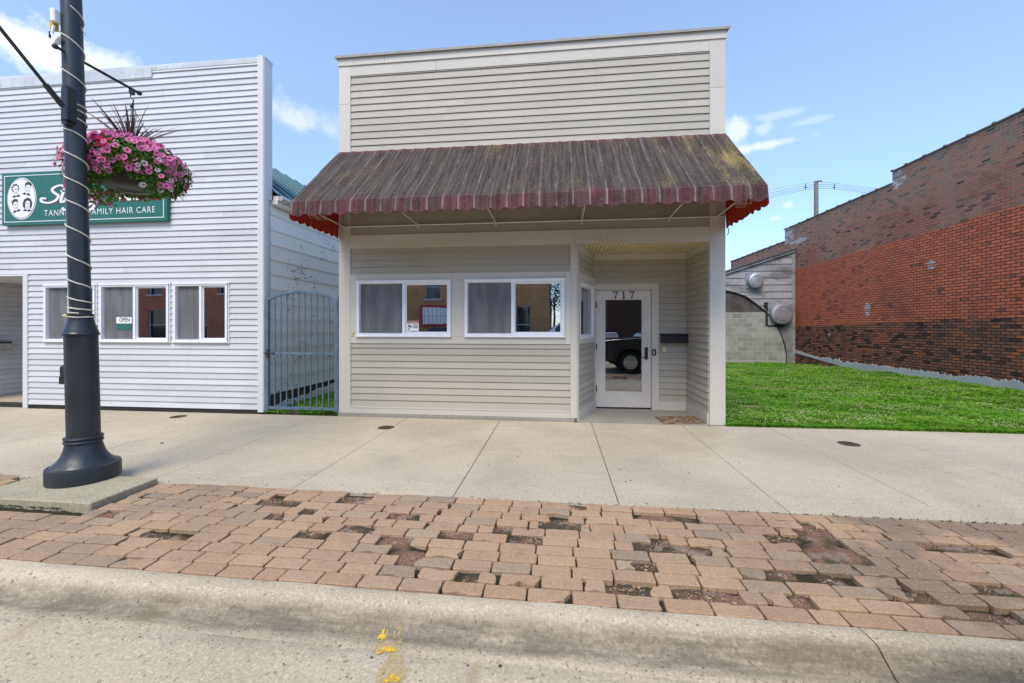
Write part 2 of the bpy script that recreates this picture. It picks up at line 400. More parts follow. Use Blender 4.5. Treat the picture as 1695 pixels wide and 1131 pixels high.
MT['awn'] = awning_mat('awning_canvas'); MT['awnin'] = awning_mat('awning_lining', True)

def brick_mat():
    t = NT('old_brick_wall', .88, 0, .25); x, y, z = t.sep()
    wv = t.math('MULTIPLY', t.math('SUBTRACT', t.noise(.8, 3), .5), .02)
    vec = t.comb(y, t.math('ADD', z, wv), 0.0)
    br = t.n.new('ShaderNodeTexBrick'); t.l.new(vec, br.inputs['Vector'])
    br.inputs['Scale'].default_value = 1; br.inputs['Brick Width'].default_value = .216; br.inputs['Row Height'].default_value = .0765
    br.inputs['Mortar Size'].default_value = .0095; br.inputs['Mortar Smooth'].default_value = .05; br.inputs['Bias'].default_value = 0
    br.inputs['Color1'].default_value = (0, 0, 0, 1); br.inputs['Color2'].default_value = (1, 1, 1, 1); br.inputs['Mortar'].default_value = (.5, .5, .5, 1)
    rv = t.sep(br.outputs['Color'])[0]; mortar = br.outputs['Fac']
    def rampc(f, cs):
        cr = t.n.new('ShaderNodeValToRGB'); t.l.new(f, cr.inputs[0]); e = cr.color_ramp.elements
        e[0].position = cs[0][0]; e[0].color = cs[0][1] + (1,); e[1].position = cs[1][0]; e[1].color = cs[1][1] + (1,)
        for p, c in cs[2:]: q = e.new(p); q.color = c + (1,)
        return cr.outputs[0]
    orange = rampc(rv, [(0, (.56, .13, .055)), (.35, (.72, .195, .09)), (.7, (.66, .17, .078)), (1, (.42, .14, .085))])
    upper = rampc(rv, [(0, (.07, .05, .048)), (.10, (.27, .14, .095)), (.45, (.50, .19, .11)), (.8, (.42, .20, .125)), (1, (.28, .19, .14))])
    low = rampc(rv, [(0, (.030, .020, .018)), (.25, (.17, .09, .066)), (.62, (.30, .125, .08)), (.84, (.36, .13, .07)), (1, (.52, .15, .06))])
    n = t.noise(1.1, 5, .65); nj = t.noise(5, 4, .7)
    yk = t.math('MULTIPLY', t.math('SUBTRACT', y, 10.3), -.03)
    zz = t.math('SUBTRACT', z, yk)
    zt = t.math('ADD', zz, t.math('MULTIPLY', t.math('SUBTRACT', nj, .5), .06))
    mo = t.ramp(zt, 4.18, 4.20); ml = t.ramp(t.math('ADD', zt, t.math('MULTIPLY', t.math('SUBTRACT', n, .5), .32)), 1.70, 1.73)
    c = t.mix(ml, low, orange); c = t.mix(mo, c, upper)
    # missing paint bricks: some orange bricks show brown, some upper ones still red
    drop = t.ramp(t.math('ADD', t.math('MULTIPLY', rv, .35), t.noise(1.7, 4, .7)), .87, .93, 0, .75)
    c = t.mix(drop, c, (.11, .07, .055))
    drt = t.noise(.55, 6, .65); c = t.mix(t.ramp(drt, .45, .75, 0, .35), c, (.10, .065, .05))
    red = t.math('MULTIPLY', t.math('MULTIPLY', mo, t.ramp(zt, 5.45, 4.9)), t.ramp(t.noise(.7, 3), .4, .6, .2, .65))
    c = t.mix(red, c, rampc(rv, [(0, (.12, .055, .05)), (.2, (.42, .13, .10)), (1, (.50, .17, .12))]))
    # old light mortar on the upper part, dark in the painted part
    mcol = t.mix(mo, (.12, .036, .024), (.33, .285, .24)); mcol = t.mix(ml, (.022, .016, .014), mcol)
    mcol = t.mix(t.math('MULTIPLY', red, 1.2), mcol, (.07, .04, .035))
    topw = t.math('MULTIPLY', t.ramp(zz, 5.2, 6.0), t.ramp(t.noise(1.4, 4, .6), .4, .7, 0, .5)); c = t.mix(topw, c, (.27, .21, .15))
    # whitewash remnants by the two parapet steps and along the diagonal
    def blob(cy, cz, ry, rz):
        a = t.math('DIVIDE', t.math('SUBTRACT', y, cy), ry); b = t.math('DIVIDE', t.math('SUBTRACT', z, cz), rz)
        d = t.math('SQRT', t.math('ADD', t.math('MULTIPLY', a, a), t.math('MULTIPLY', b, b)))
        return t.ramp(t.math('ADD', d, t.math('MULTIPLY', t.math('SUBTRACT', t.noise(5, 6, .8), .5), 2.6)), 1.0, .7)
    w = blob(13.75, 5.95, .3, .32)
    for q in ((19.7, 5.55, .5, .4), (12.6, 3.20, .13, .16), (14.95, 2.1, .14, .28), (16.9, 1.15, .09, .1), (18.9, 5.15, .7, .12)): w = t.math('MAXIMUM', w, blob(*q))
    w = t.math('MULTIPLY', w, t.ramp(rv, .1, .5, .25, .9))
    c = t.mix(w, c, (.62, .60, .59)); c = t.mix(mortar, c, mcol)
    fine = t.noise(40, 4, .7); c = t.mix(t.ramp(fine, .35, .75, 0, .35), c, (.05, .025, .02))
    t.col(c); hh = t.math('SUBTRACT', t.math('MULTIPLY', fine, .4), mortar); hh = t.math('ADD', hh, t.math('MULTIPLY', rv, .35)); t.bump(hh, 1, .02); return t.m
MT['brick'] = brick_mat()
def far_brick(name, c1, c2, mo):
    t = NT(name, .85); x, y, z = t.sep(); br = t.n.new('ShaderNodeTexBrick'); t.l.new(t.comb(t.math('ADD', x, y), z, 0.0), br.inputs['Vector'])
    br.inputs['Scale'].default_value = 1; br.inputs['Brick Width'].default_value = .21; br.inputs['Row Height'].default_value = .072; br.inputs['Mortar Size'].default_value = .006
    br.inputs['Color1'].default_value = c1 + (1,); br.inputs['Color2'].default_value = c2 + (1,); br.inputs['Mortar'].default_value = mo + (1,)
    t.col(t.mix(t.ramp(t.noise(1, 4), .4, .8, 0, .4), br.outputs['Color'], tuple(x * .4 for x in c1))); return t.m
MT['ochre'] = far_brick('ochre_brick', (.42, .22, .085), (.50, .28, .12), (.30, .22, .14))
MT['redb'] = far_brick('red_brick', (.42, .12, .06), (.5, .16, .08), (.3, .2, .15))
MT['brown'] = far_brick('brown_brick', (.075, .04, .03), (.11, .055, .038), (.08, .06, .047))
def block_mat():
    t = NT('cinder_block', .9, 0, .2); x, y, z = t.sep(); br = t.n.new('ShaderNodeTexBrick'); t.l.new(t.comb(x, z, 0.0), br.inputs['Vector'])
    br.inputs['Scale'].default_value = 1; br.inputs['Brick Width'].default_value = .42; br.inputs['Row Height'].default_value = .205; br.inputs['Mortar Size'].default_value = .012
    br.inputs['Color1'].default_value = (.22, .215, .18, 1); br.inputs['Color2'].default_value = (.34, .33, .29, 1); br.inputs['Mortar'].default_value = (.38, .37, .33, 1)
    c = t.mix(t.ramp(t.noise(1.2, 5, .65), .4, .75, 0, .6), br.outputs['Color'], (.40, .39, .36)); c = t.mix(t.ramp(t.noise(5, 5, .7), .56, .75, 0, .6), c, (.10, .095, .08))
    t.col(c); t.bump(t.math('SUBTRACT', t.math('MULTIPLY', t.noise(40, 3), .4), br.outputs['Fac']), .6, .012); return t.m
MT['block'] = block_mat()
def annex_mat():
    t = NT('weathered_grey_boards', .7); n = t.noise(1.1, 6, .68, t.scale(t.P, (1, 1, 1.8))); st = t.noise(4, 5, .7, t.scale(t.P, (3, 3, .5)))
    c = t.mix(t.ramp(t.rnd(), 0, 1), (.26, .262, .275), (.34, .335, .34)); c = t.mix(t.ramp(n, .45, .7, 0, .85), c, (.085, .075, .07))
    c = t.mix(t.ramp(st, .5, .75, 0, .6), c, (.13, .115, .10)); c = t.mix(t.ramp(t.noise(7, 4), .62, .7, 0, .5), c, (.50, .48, .46)); t.col(c); t.bump(st, .3, .006); return t.m
MT['annex'] = annex_mat()
MT['darkwood'] = simple('sooty_boards', (.075, .062, .055), .8, var=.4, sc=3)
MT['tar'] = simple('tar_line', (.02, .018, .018), .8)
MT['galv'] = simple('galvanised', (.40, .42, .44), .42, .55, var=.22, sc=3)
MT['alcap'] = simple('spun_aluminium', (.40, .40, .415), .42, .6, var=.12, sc=2)
MT['gate'] = simple('gate_paint', (.115, .175, .235), .5, .1, var=.22, sc=9)
MT['teal'] = simple('teal_metal_roof', (.06, .16, .19), .5, .3)
MT['rust'] = simple('rusty_iron', (.10, .055, .038), .8, .2, var=.4, sc=40)
MT['greenS'] = simple('sign_green', (.016, .135, .100), .45, var=.06)
MT['white'] = simple('white_paint', (.85, .85, .84), .5, var=.03)
MT['purple'] = simple('letter_shadow', (.10, .055, .07), .6)
MT['ink'] = simple('black_ink', (.035, .035, .04), .6)
MT['cord'] = simple('white_cord', (.60, .57, .47), .6, var=.15, sc=20)
MT['coping'] = simple('coping_tile', (.13, .115, .105), .7, var=.3)
MT['parge'] = concrete('parged_concrete', (.52, .52, .51), .4)
MT['soil'] = simple('dark_soil', (.10, .075, .045), .95, var=.4, sc=8)
MT['wood'] = simple('pole_wood', (.22, .19, .16), .85, var=.35, sc=10)
MT['roofm'] = simple('roof_membrane', (.12, .12, .12), .9)
MT['red'] = simple('red_paint', (.42, .03, .035), .5)
MT['tealS'] = simple('teal_card', (.02, .13, .11), .6)
MT['glassblk'] = simple('tinted_car_glass', (.012, .014, .017), .05, 0, spec=.8)
MT['curtain'] = simple('interior_shade', (.33, .34, .36), .9)
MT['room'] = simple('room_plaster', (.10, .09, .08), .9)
MT['bark'] = simple('bark', (.10, .075, .055), .9)
def carpaint(name, c):
    t = NT(name, .25, .3, .6); t.col(c); t.b.inputs['Coat Weight'].default_value = 1; t.b.inputs['Coat Roughness'].default_value = .04; return t.m
MT['carblack'] = carpaint('black_car_paint', (.012, .016, .028)); MT['carwhite'] = carpaint('white_car_paint', (.75, .76, .78)); MT['chrome'] = simple('chrome', (.6, .6, .62), .15, .9)
def glass(name, refl, tint=(.55, .58, .6)):
    t = NT(name); tr = t.n.new('ShaderNodeBsdfTransparent'); tr.inputs[0].default_value = tint + (1,)
    gl = t.n.new('ShaderNodeBsdfGlossy'); gl.inputs['Roughness'].default_value = .006; gl.inputs[0].default_value = (.95, .97, 1, 1)
    nb = t.n.new('ShaderNodeBump'); nb.inputs['Strength'].default_value = .03; nb.inputs['Distance'].default_value = .02; t.l.new(t.noise(1.4, 2), nb.inputs['Height']); t.l.new(nb.outputs[0], gl.inputs['Normal'])
    ms = t.n.new('ShaderNodeMixShader'); ms.inputs[0].default_value = refl
    t.l.new(tr.outputs[0], ms.inputs[1]); t.l.new(gl.outputs[0], ms.inputs[2]); t.l.new(ms.outputs[0], t.n['Material Output'].inputs[0]); return t.m
MT['glass'] = glass('window_glass', .45); MT['glassd'] = glass('door_glass', .27, (.4, .42, .44))
def screen():
    t = NT('insect_screen', .8); x, y, z = t.sep(); c = t.mix(t.ramp(t.noise(2.3, 3, .5, t.scale(t.P, (3, 1, .6))), .35, .7), (.12, .118, .122), (.175, .178, .185)); t.col(c); return t.m
MT['screen'] = screen()
def leafmat(name, c1, c2, tr=.3, yel=None):
    t = NT(name, .5, 0, .3); c = t.mix(t.rnd(), c1, c2); c = t.mix(t.ramp(t.noise(1.2, 4), .3, .7, 0, .5), c, tuple(x * .6 for x in c1))
    if yel: c = t.mix(t.ramp(t.noise(2.3, 5, .7), .5, .66, 0, .6), c, yel); c = t.mix(t.ramp(t.noise(5, 4, .6), .58, .7, 0, .5), c, (.035, .16, .012))
    t.col(c)
    tl = t.n.new('ShaderNodeBsdfTranslucent'); t.l.new(c, tl.inputs[0]); ms = t.n.new('ShaderNodeMixShader'); ms.inputs[0].default_value = tr
    t.l.new(t.b.outputs[0], ms.inputs[1]); t.l.new(tl.outputs[0], ms.inputs[2]); t.l.new(ms.outputs[0], t.n['Material Output'].inputs[0]); return t.m
MT['leaf'] = leafmat('basket_leaf', (.06, .17, .02), (.18, .34, .05)); MT['grass'] = leafmat('grass_blade', (.10, .30, .015), (.32, .64, .05), .45, (.42, .52, .10))
MT['treeleaf'] = leafmat('tree_leaf', (.03, .09, .015), (.07, .16, .03))
def petal(name, c, c2):
    t = NT(name, .6, 0, .2); t.col(t.mix(t.rnd(), c, c2))
    tl = t.n.new('ShaderNodeBsdfTranslucent'); tl.inputs[0].default_value = c + (1,); ms = t.n.new('ShaderNodeMixShader'); ms.inputs[0].default_value = .3
    t.l.new(t.b.outputs[0], ms.inputs[1]); t.l.new(tl.outputs[0], ms.inputs[2]); t.l.new(ms.outputs[0], t.n['Material Output'].inputs[0]); return t.m
MT['pink'] = petal('pink_petal', (.84, .14, .37), (.90, .30, .52)); MT['wpet'] = petal('white_petal', (.8, .78, .78), (.85, .62, .72)); MT['rpet'] = petal('red_petal', (.60, .01, .06), (.70, .04, .14))
MT['eye'] = simple('flower_throat', (.22, .01, .06), .7); MT['spike'] = simple('spike_leaf', (.10, .055, .05), .5, var=.35, sc=14)
MT['clover'] = petal('clover_flower', (.56, .50, .30), (.70, .60, .42))

# ------------------------------------------------------------------ wall helpers
def lap(o, a, n, x0, x1, z0, z1, ex, holes=(), proud=.019, back=.0, joints=True, slot=.0045, topfn=None, seed=0):
    """lap siding in a wall frame with rectangular holes"""
    rng = random.Random(seed + int(x0 * 100)); mb = MB(); z = z0; k = 0
    def pt(x, d, zz): return (o[0] + a[0] * x + n[0] * d, o[1] + a[1] * x + n[1] * d, zz)
    while z < z1 - .004:
        zt = min(z + ex, z1)
        cuts = sorted(set([z, zt] + [h for H in holes for h in (H[2], H[3]) if z < h < zt]))
        for c0, c1 in zip(cuts[:-1], cuts[1:]):
            zm = (c0 + c1) / 2; xs = [(x0, x1)]
            for H in holes:
                if H[2] < zm < H[3]:
                    nx = []
                    for (p, q) in xs:
                        if H[1] <= p or H[0] >= q: nx.append((p, q)); continue
                        if H[0] > p: nx.append((p, H[0]))
                        if H[1] < q: nx.append((H[1], q))
                    xs = nx
            f0 = (c0 - z) / ex; f1 = (c1 - z) / ex
            d0 = proud + (back + .003 - proud) * f0; d1 = proud + (back + .003 - proud) * f1
            for (p, q) in xs:
                segs = [p]
                if joints and q - p > 1.6:
                    pos = p + rng.uniform(.5, 3.2)
                    while pos < q - .3: segs.append(pos); pos += 3.6
                segs.append(q)
                for s0, s1 in zip(segs[:-1], segs[1:]):
                    g = .0015 if s1 < q else 0
                    s0e, s1e = s0, s1 - g
                    c0_ = c0
                    if slot and c0 == z and z > z0: c0_ = c0 + slot
                    c1a = c1b = c1
                    if topfn:
                        if topfn(s1e) <= c0: continue
                        def solve(h, lo=s0e, hi=s1e):
                            for _ in range(40):
                                md = (lo + hi) / 2
                                if topfn(md) < h: lo = md
                                else: hi = md
                            return hi
                        if topfn(s0e) < c0: s0e = solve(c0)
                        if topfn(s0e) < c1:
                            sB = s1e if topfn(s1e) <= c1 else solve(c1); hB = min(c1, topfn(sB)); hA = max(c0, min(c1, topfn(s0e)))
                            P_ = [(s0e, c0, d0), (s1e, c0, d0)] + ([(s1e, c1, d1)] if sB < s1e - .001 else []) + [(sB, hB, d0 + (d1 - d0) * (hB - c0) / (c1 - c0))] + ([(s0e, hA, d0 + (d1 - d0) * (hA - c0) / (c1 - c0))] if hA > c0 + .002 else [])
                            nn_ = len(P_); mb.add([pt(a_, d_, h_) for a_, h_, d_ in P_] + [pt(a_, back - .004, h_) for a_, h_, d_ in P_], [tuple(range(nn_)), tuple(range(2 * nn_ - 1, nn_ - 1, -1))] + [(i_, i_ + nn_, (i_ + 1) % nn_ + nn_, (i_ + 1) % nn_) for i_ in range(nn_)]); continue
                    w = rng.uniform(-.0012, .0012)
                    mb.add([pt(s0e, back - .004, c0_), pt(s1e, back - .004, c0_), pt(s1e, d0 + w, c0_), pt(s0e, d0 + w, c0_),
                            pt(s0e, back - .004, c1a), pt(s1e, back - .004, c1b), pt(s1e, d1, c1b), pt(s0e, d1, c1a)],
                           [(0, 3, 2, 1), (4, 5, 6, 7), (0, 1, 5, 4), (1, 2, 6, 5), (2, 3, 7, 6), (3, 0, 4, 7)])
        z += ex; k += 1
    return mb
def wallh(o, a, n, x0, x1, z0, z1, holes, d0, d1):
    mb = MB(); xs = sorted(set([x0, x1] + [h for H in holes for h in H[:2] if x0 < h < x1])); zs = sorted(set([z0, z1] + [h for H in holes for h in H[2:] if z0 < h < z1]))
    for i in range(len(xs) - 1):
        run = None
        for j in range(len(zs) - 1):
            xm, zm = (xs[i] + xs[i + 1]) / 2, (zs[j] + zs[j + 1]) / 2
            solid = not any(H[0] < xm < H[1] and H[2] < zm < H[3] for H in holes)
            if solid: run = (run[0], zs[j + 1]) if run else (zs[j], zs[j + 1])
            if (not solid or j == len(zs) - 2) and run:
                mb.obox(o, a, n, xs[i], xs[i + 1], d0, d1, run[0], run[1]); run = None
    return mb
def window(parent, o, a, n, x0, x1, z0, z1, name='window', mull=None, fr=.045, screen_left=True, glassm='glass', screen_side=-1, shade=None):
    """sliding window: frame + sashes, panes, insect screen; the frame stands proud of the wall, panes set back"""
    mb = MB()
    for (p, q, r, s) in ((x0, x1, z1 - fr, z1), (x0, x1, z0, z0 + fr), (x0, x0 + fr, z0 + fr, z1 - fr), (x1 - fr, x1, z0 + fr, z1 - fr)):
        mb.obox(o, a, n, p, q, -.08, .022, r, s)
    mb.obox(o, a, n, x0 - .012, x1 + .012, .0, .034, z1 - .012, z1 + .008); mb.obox(o, a, n, x0 - .012, x1 + .012, .0, .036, z0 - .012, z0 + .006)
    w = mb.build(name, MT['wframe'], parent, bevel=.003)
    m = (x0 + x1) / 2 if mull is None else mull; s = MB()
    if mull is not False:
        s.obox(o, a, n, m - .022, m + .022, -.07, .012, z0 + fr, z1 - fr)
        s.build('meeting_rail', MT['wframe'], w)
        for (p, q, dd) in ((m + .022, x1 - fr, -.012), (x0 + fr, m - .022, -.045)):
            s = MB()
            for (e, f, g, h) in ((p, q, z1 - fr - .028, z1 - fr), (p, q, z0 + fr, z0 + fr + .028), (p, p + .022, z0 + fr + .028, z1 - fr - .028), (q - .022, q, z0 + fr + .028, z1 - fr - .028)):
                s.obox(o, a, n, e, f, dd - .02, dd, g, h)
            if dd > -.03: s.build('sash', MT['wframe'], w)
    else:
        for (e, f, g, h) in ((x0 + fr, x1 - fr, z1 - fr - .02, z1 - fr), (x0 + fr, x1 - fr, z0 + fr, z0 + fr + .02), (x0 + fr, x0 + fr + .012, z0 + fr + .02, z1 - fr - .02), (x1 - fr - .012, x1 - fr, z0 + fr + .02, z1 - fr - .02)): s.obox(o, a, n, e, f, -.04, -.01, g, h)
    s.build('sash', MT['wframe'], w)
    g = MB()
    if mull is not False:
        g.obox(o, a, n, m + .044, x1 - fr - .022, -.026, -.022, z0 + fr + .028, z1 - fr - .028).build('pane', MT[glassm], w)
        g = MB(); g.obox(o, a, n, x0 + fr + .022, m - .044, -.060, -.056, z0 + fr + .028, z1 - fr - .028).build('pane', MT[glassm], w)
        if screen_left: MB().obox(o, a, n, x0 + fr + .012, m - .022, -.032, -.030, z0 + fr + .012, z1 - fr - .012).build('screen', MT['screen'], w)
    else: g.obox(o, a, n, x0 + fr, x1 - fr, -.03, -.026, z0 + fr + .02, z1 - fr - .02).build('pane', MT[glassm], w)
    return w
def text_mesh(body, size, extrude=.002, shear=0.0, bold=0.0, space=1.0):
    c = bpy.data.curves.new('txt', 'FONT'); c.body = body; c.size = size; c.extrude = extrude; c.shear = shear; c.offset = bold; c.space_character = space
    o = bpy.data.objects.new('txt', c); COL.objects.link(o); dg = bpy.context.evaluated_depsgraph_get(); me = bpy.data.meshes.new_from_object(o.evaluated_get(dg))
    vs = [tuple(v.co) for v in me.vertices]; fs = [tuple(p.vertices) for p in me.polygons]
    bpy.data.objects.remove(o); bpy.data.curves.remove(c); bpy.data.meshes.remove(me); return vs, fs
def text_on(body, o, a, n, x, z, size, d=.004, wid=None, **k):
    """text in a wall frame, lower left at (x, z), optionally fitted to a width"""
    vs, fs = text_mesh(body, size, **k); mb = MB(); mx = min(v[0] for v in vs); Mx = max(v[0] for v in vs); sc = (wid / (Mx - mx)) if wid else 1
    mb.add([(o[0] + a[0] * (x + (v[0] - mx) * sc) + n[0] * (d + v[2]), o[1] + a[1] * (x + (v[0] - mx) * sc) + n[1] * (d + v[2]), z + v[1]) for v in vs], fs); return mb

# ================================================================== SETTING
YF = 6.55
AX, NF = (1, 0), (0, -1)             # facade frame: along +X, outward -Y
# --- far ground to the horizon
g = MB(); g.add([(-900, -900, -.22), (900, -900, -.22), (900, 900, -.22), (-900, 900, -.22)], [(0, 1, 2, 3)]); tag(struct(g.build('ground', MT['soil'])), 'bare soil around the street', None)
# --- road
def curb_y(x): return 2.25 - .009 * x
mb = MB(); xs = np.linspace(-40, 40, 161)
prof = [(1.955, -.1035), (1.9, -.104), (1.75, -.100), (1.5, -.092), (1.1, -.08), (.5, -.062), (-.5, -.035), (-4, .02), (-9, -.06), (-12.2, -.12)]
vs = []; fs = []
for i, x in enumerate(xs):
    for (y, z) in prof: vs.append((x, y - .009 * x * (1 if y > 0 else 0), z + .004 * mnoise.noise(Vector((x * .7, y, 0)))))
n = len(prof)
for i in range(len(xs) - 1):
    for j in range(n - 1): fs.append((i * n + j, (i + 1) * n + j, (i + 1) * n + j + 1, i * n + j + 1))
mb.add(vs, fs); tag(struct(mb.build('road', MT['road'], smooth=True)), 'pale worn concrete road in the foreground', None)
# --- curb, in sections with a real joint
cp = [(2.256, -.12), (2.255, -.004), (2.25, .0), (2.205, .001), (2.175, -.003), (2.150, -.012), (2.128, -.028), (2.108, -.052), (2.088, -.076), (2.064, -.092), (2.03, -.1), (1.95, -.1025), (1.95, -.2)]
joint = PG(1432, 1050)[0]
def curb_seg(x0, x1, ck=False):
    m = MB(); k = max(2, int((x1 - x0) / .04)); n = len(cp); vs = []; fs = []
    for i in range(k + 1):
        x = x0 + (x1 - x0) * i / k
        for j, (y, z) in enumerate(cp):
            w = .004 * mnoise.noise(Vector((x * 2.2, j * .2, 3))) + .0012 * mnoise.noise(Vector((x * 14, j * .5, 9)))
            lean = (.05 * (1 - (y - 1.95) / .3) + .008 * mnoise.noise(Vector((0, j * .7, 5)))) if ck and i in (0, k) else 0
            ee = -.0035 if i in (0, k) and 1 < j < 11 else 0
            vs.append((x + lean, y - .009 * x + w, z + w * .7 + ee))
    for i in range(k):
        for j in range(n - 1): fs.append((i * n + j, (i + 1) * n + j, (i + 1) * n + j + 1, i * n + j + 1))
    fs += [tuple(range(n)), tuple(k * n + j for j in range(n - 1, -1, -1))]
    m.add(vs, fs); return m
m = MB()
for (p, q) in ((-40, -4.1), (-4.09, joint - .004), (joint + .004, joint + 4.5), (joint + 4.51, 40)):
    s = curb_seg(p, q, True); m.add(s.v, s.f)
tag(struct(m.build('kerb', MT['curb'], smooth=True)), 'rounded concrete kerb with dark stains', None)
# --- yellow utility paint sprayed on the gutter
def splat(cx, cy, rx, ry, rot, seed, k=44):
    pts = []
    for i in range(k):
        th = 2 * PI * i / k; q = (1 + .35 * math.cos(3 * (th - PI / 2))) * (1 + .25 * mnoise.noise(Vector((math.cos(th) * 2.5, math.sin(th) * 2.5, seed))) + .07 * random.uniform(-1, 1))
        x, y = rx * q * math.cos(th), ry * q * math.sin(th); pts.append((cx + x * math.cos(rot) - y * math.sin(rot), cy + x * math.sin(rot) + y * math.cos(rot)))
    return pts
def rz(y):
    if y > 1.955: return float(np.interp(y, [1.95, 2.03, 2.064, 2.088, 2.108, 2.128], [-.1025, -.1, -.092, -.076, -.052, -.028]))
    return float(np.interp(y, [p[0] for p in prof[::-1]], [p[1] for p in prof[::-1]]))
t = NT('yellow_spray_paint', .7); ym = t.noise(45, 4, .8); t.col(t.mix(t.ramp(ym, .3, .7), (.68, .40, .02), (.75, .50, .05)))
tp = t.n.new('ShaderNodeBsdfTransparent'); ms = t.n.new('ShaderNodeMixShader'); t.l.new(t.ramp(t.math('ADD', t.noise(120, 4, .8), t.math('MULTIPLY', t.math('SUBTRACT', t.noise(22, 4, .7), .5), .9)), .36, .52), ms.inputs[0]); t.l.new(tp.outputs[0], ms.inputs[1]); t.l.new(t.b.outputs[0], ms.inputs[2]); t.l.new(ms.outputs[0], t.n['Material Output'].inputs[0]); MT['yel'] = t.m
t2 = NT('faded_yellow_spray', .8); t2.col((.56, .42, .17)); tp = t2.n.new('ShaderNodeBsdfTransparent'); ms = t2.n.new('ShaderNodeMixShader')
t2.l.new(t2.ramp(t2.noise(50, 5, .8), .40, .62, 0, .85), ms.inputs[0]); t2.l.new(tp.outputs[0], ms.inputs[1]); t2.l.new(t2.b.outputs[0], ms.inputs[2]); t2.l.new(ms.outputs[0], t2.n['Material Output'].inputs[0])
yp = thing('paint_mark', 'worn yellow spray paint arrow in the gutter of the road', 'paint mark', (PG(640, 1075, -.1)[0], PG(640, 1075, -.1)[1], -.1))
def sheet(poly, name, mat, lift=.003):
    c = (sum(p[0] for p in poly) / len(poly), sum(p[1] for p in poly) / len(poly)); m = MB(); n = len(poly)
    rings = [(1, 0)] + [(q, 1) for q in (.66, .33)]; vs = []
    for q in (1, .75, .5, .25):
        for p in poly:
            x, y = c[0] + (p[0] - c[0]) * q, c[1] + (p[1] - c[1]) * q; yy = y + .009 * x; vs.append((x, y, rz(yy) + lift + .003))
    fs = [(r * n + i, r * n + (i + 1) % n, (r + 1) * n + (i + 1) % n, (r + 1) * n + i) for r in range(3) for i in range(n)]; fs.append(tuple(3 * n + i for i in range(n)))
    m.add(vs, fs); return m.build(name, mat, yp)
for (px, py, rx, ry, rot, z) in ((632, 1042, .016, .026, .1, -.06), (641, 1078, .046, .017, .3, -.1), (650, 1127, .03, .022, .2, -.105)):
    c = PG(px, py, z); sheet(splat(c[0], c[1], rx, ry, rot, px), 'paint_blotch', MT['yel'], .0045)
c = PG(650, 1100, -.1); sheet(splat(c[0], c[1], .055, .15, .25, 3), 'paint_overspray', t2.m, .0015); c = PG(636, 1055, -.08); sheet(splat(c[0], c[1] - .02, .035, .06, .1, 8), 'paint_overspray', t2.m, .0015)

# --- paving strip: bed + real pavers
xs_ = np.arange(-9, 9.01, .045); ys_ = np.arange(2.2, 3.58, .03)
m = MB(); vs = []; fs = []; ny = len(ys_)
for x in xs_:
    for y in ys_: vs.append((x, y, -.024 + .010 * mnoise.noise(Vector((x * 5, y * 5, 0))) + .011 * mnoise.noise(Vector((x * 22, y * 22, 2))) + random.uniform(-.003, .003)))
for i in range(len(xs_) - 1):
    for j in range(ny - 1): fs.append((i * ny + j, (i + 1) * ny + j, (i + 1) * ny + j + 1, i * ny + j + 1))
BEDV, BEDF = vs, fs
holes = [(46, 795, 26, 9), (263, 888, 42, 9), (457, 828, 48, 6), (515, 843, 26, 6), (454, 854, 18, 6), (515, 881, 22, 7), (583, 876, 34, 10), (592, 824, 36, 5),
         (668, 851, 26, 6), (751, 880, 46, 5), (658, 894, 30, 12), (839, 871, 18, 6), (927, 863, 46, 7), (879, 889, 34, 6), (684, 919, 42, 12), (779, 955, 16, 7),
         (1070, 933, 18, 7), (1040, 972, 44, 10), (1092, 899, 50, 10), (947, 839, 22, 5), (1100, 857, 44, 7), (1347, 879, 30, 14), (1291, 888, 24, 7), (1387, 917, 44, 20),
         (1128, 907, 40, 8), (1291, 947, 24, 8), (1375, 957, 18, 8), (1168, 983, 60, 9), (1327, 996, 20, 9), (1527, 989, 32, 9), (1650, 1024, 40, 9), (1638, 973, 36, 8), (1535, 897, 26, 5), (1606, 905, 28, 5), (170, 850, 30, 7)]
HG = []
for (px, py, rx, ry) in holes:
    c = PG(px, py + 1); cxl = PG(px - rx, py); cxr = PG(px + rx, py); cyt = PG(px, py - ry); cyb = PG(px, py + ry)
    HG.append((c[0], c[1], abs(cxr[0] - cxl[0]) / 2, max(.064, abs(cyt[1] - cyb[1]) / 2)))
def in_hole(x, y, k=1.0): return any(((x - a) / (rx * k)) ** 2 + ((y - b) / (ry * k)) ** 2 < 1 for a, b, rx, ry in HG)
BEDV = [(x, y, z + (.008 if in_hole(x, y, 1.15) else -.004)) for x, y, z in BEDV]
bed = struct(MB().add(BEDV, BEDF).build('paving_bed', MT['rubble'], smooth=True)); bed['label'] = 'gravel bed under the paving'
at_ = bed.data.attributes.new('hole', 'FLOAT', 'POINT'); at_.data.foreach_set('value', [1.0 if in_hole(p[0], p[1], 1.12) else 0.0 for p in BEDV])
PADX = (-5.02, -3.80); PADY = (2.98, 3.56)
m = MB(); rowh = .1172; pw = .247; nrow = 11
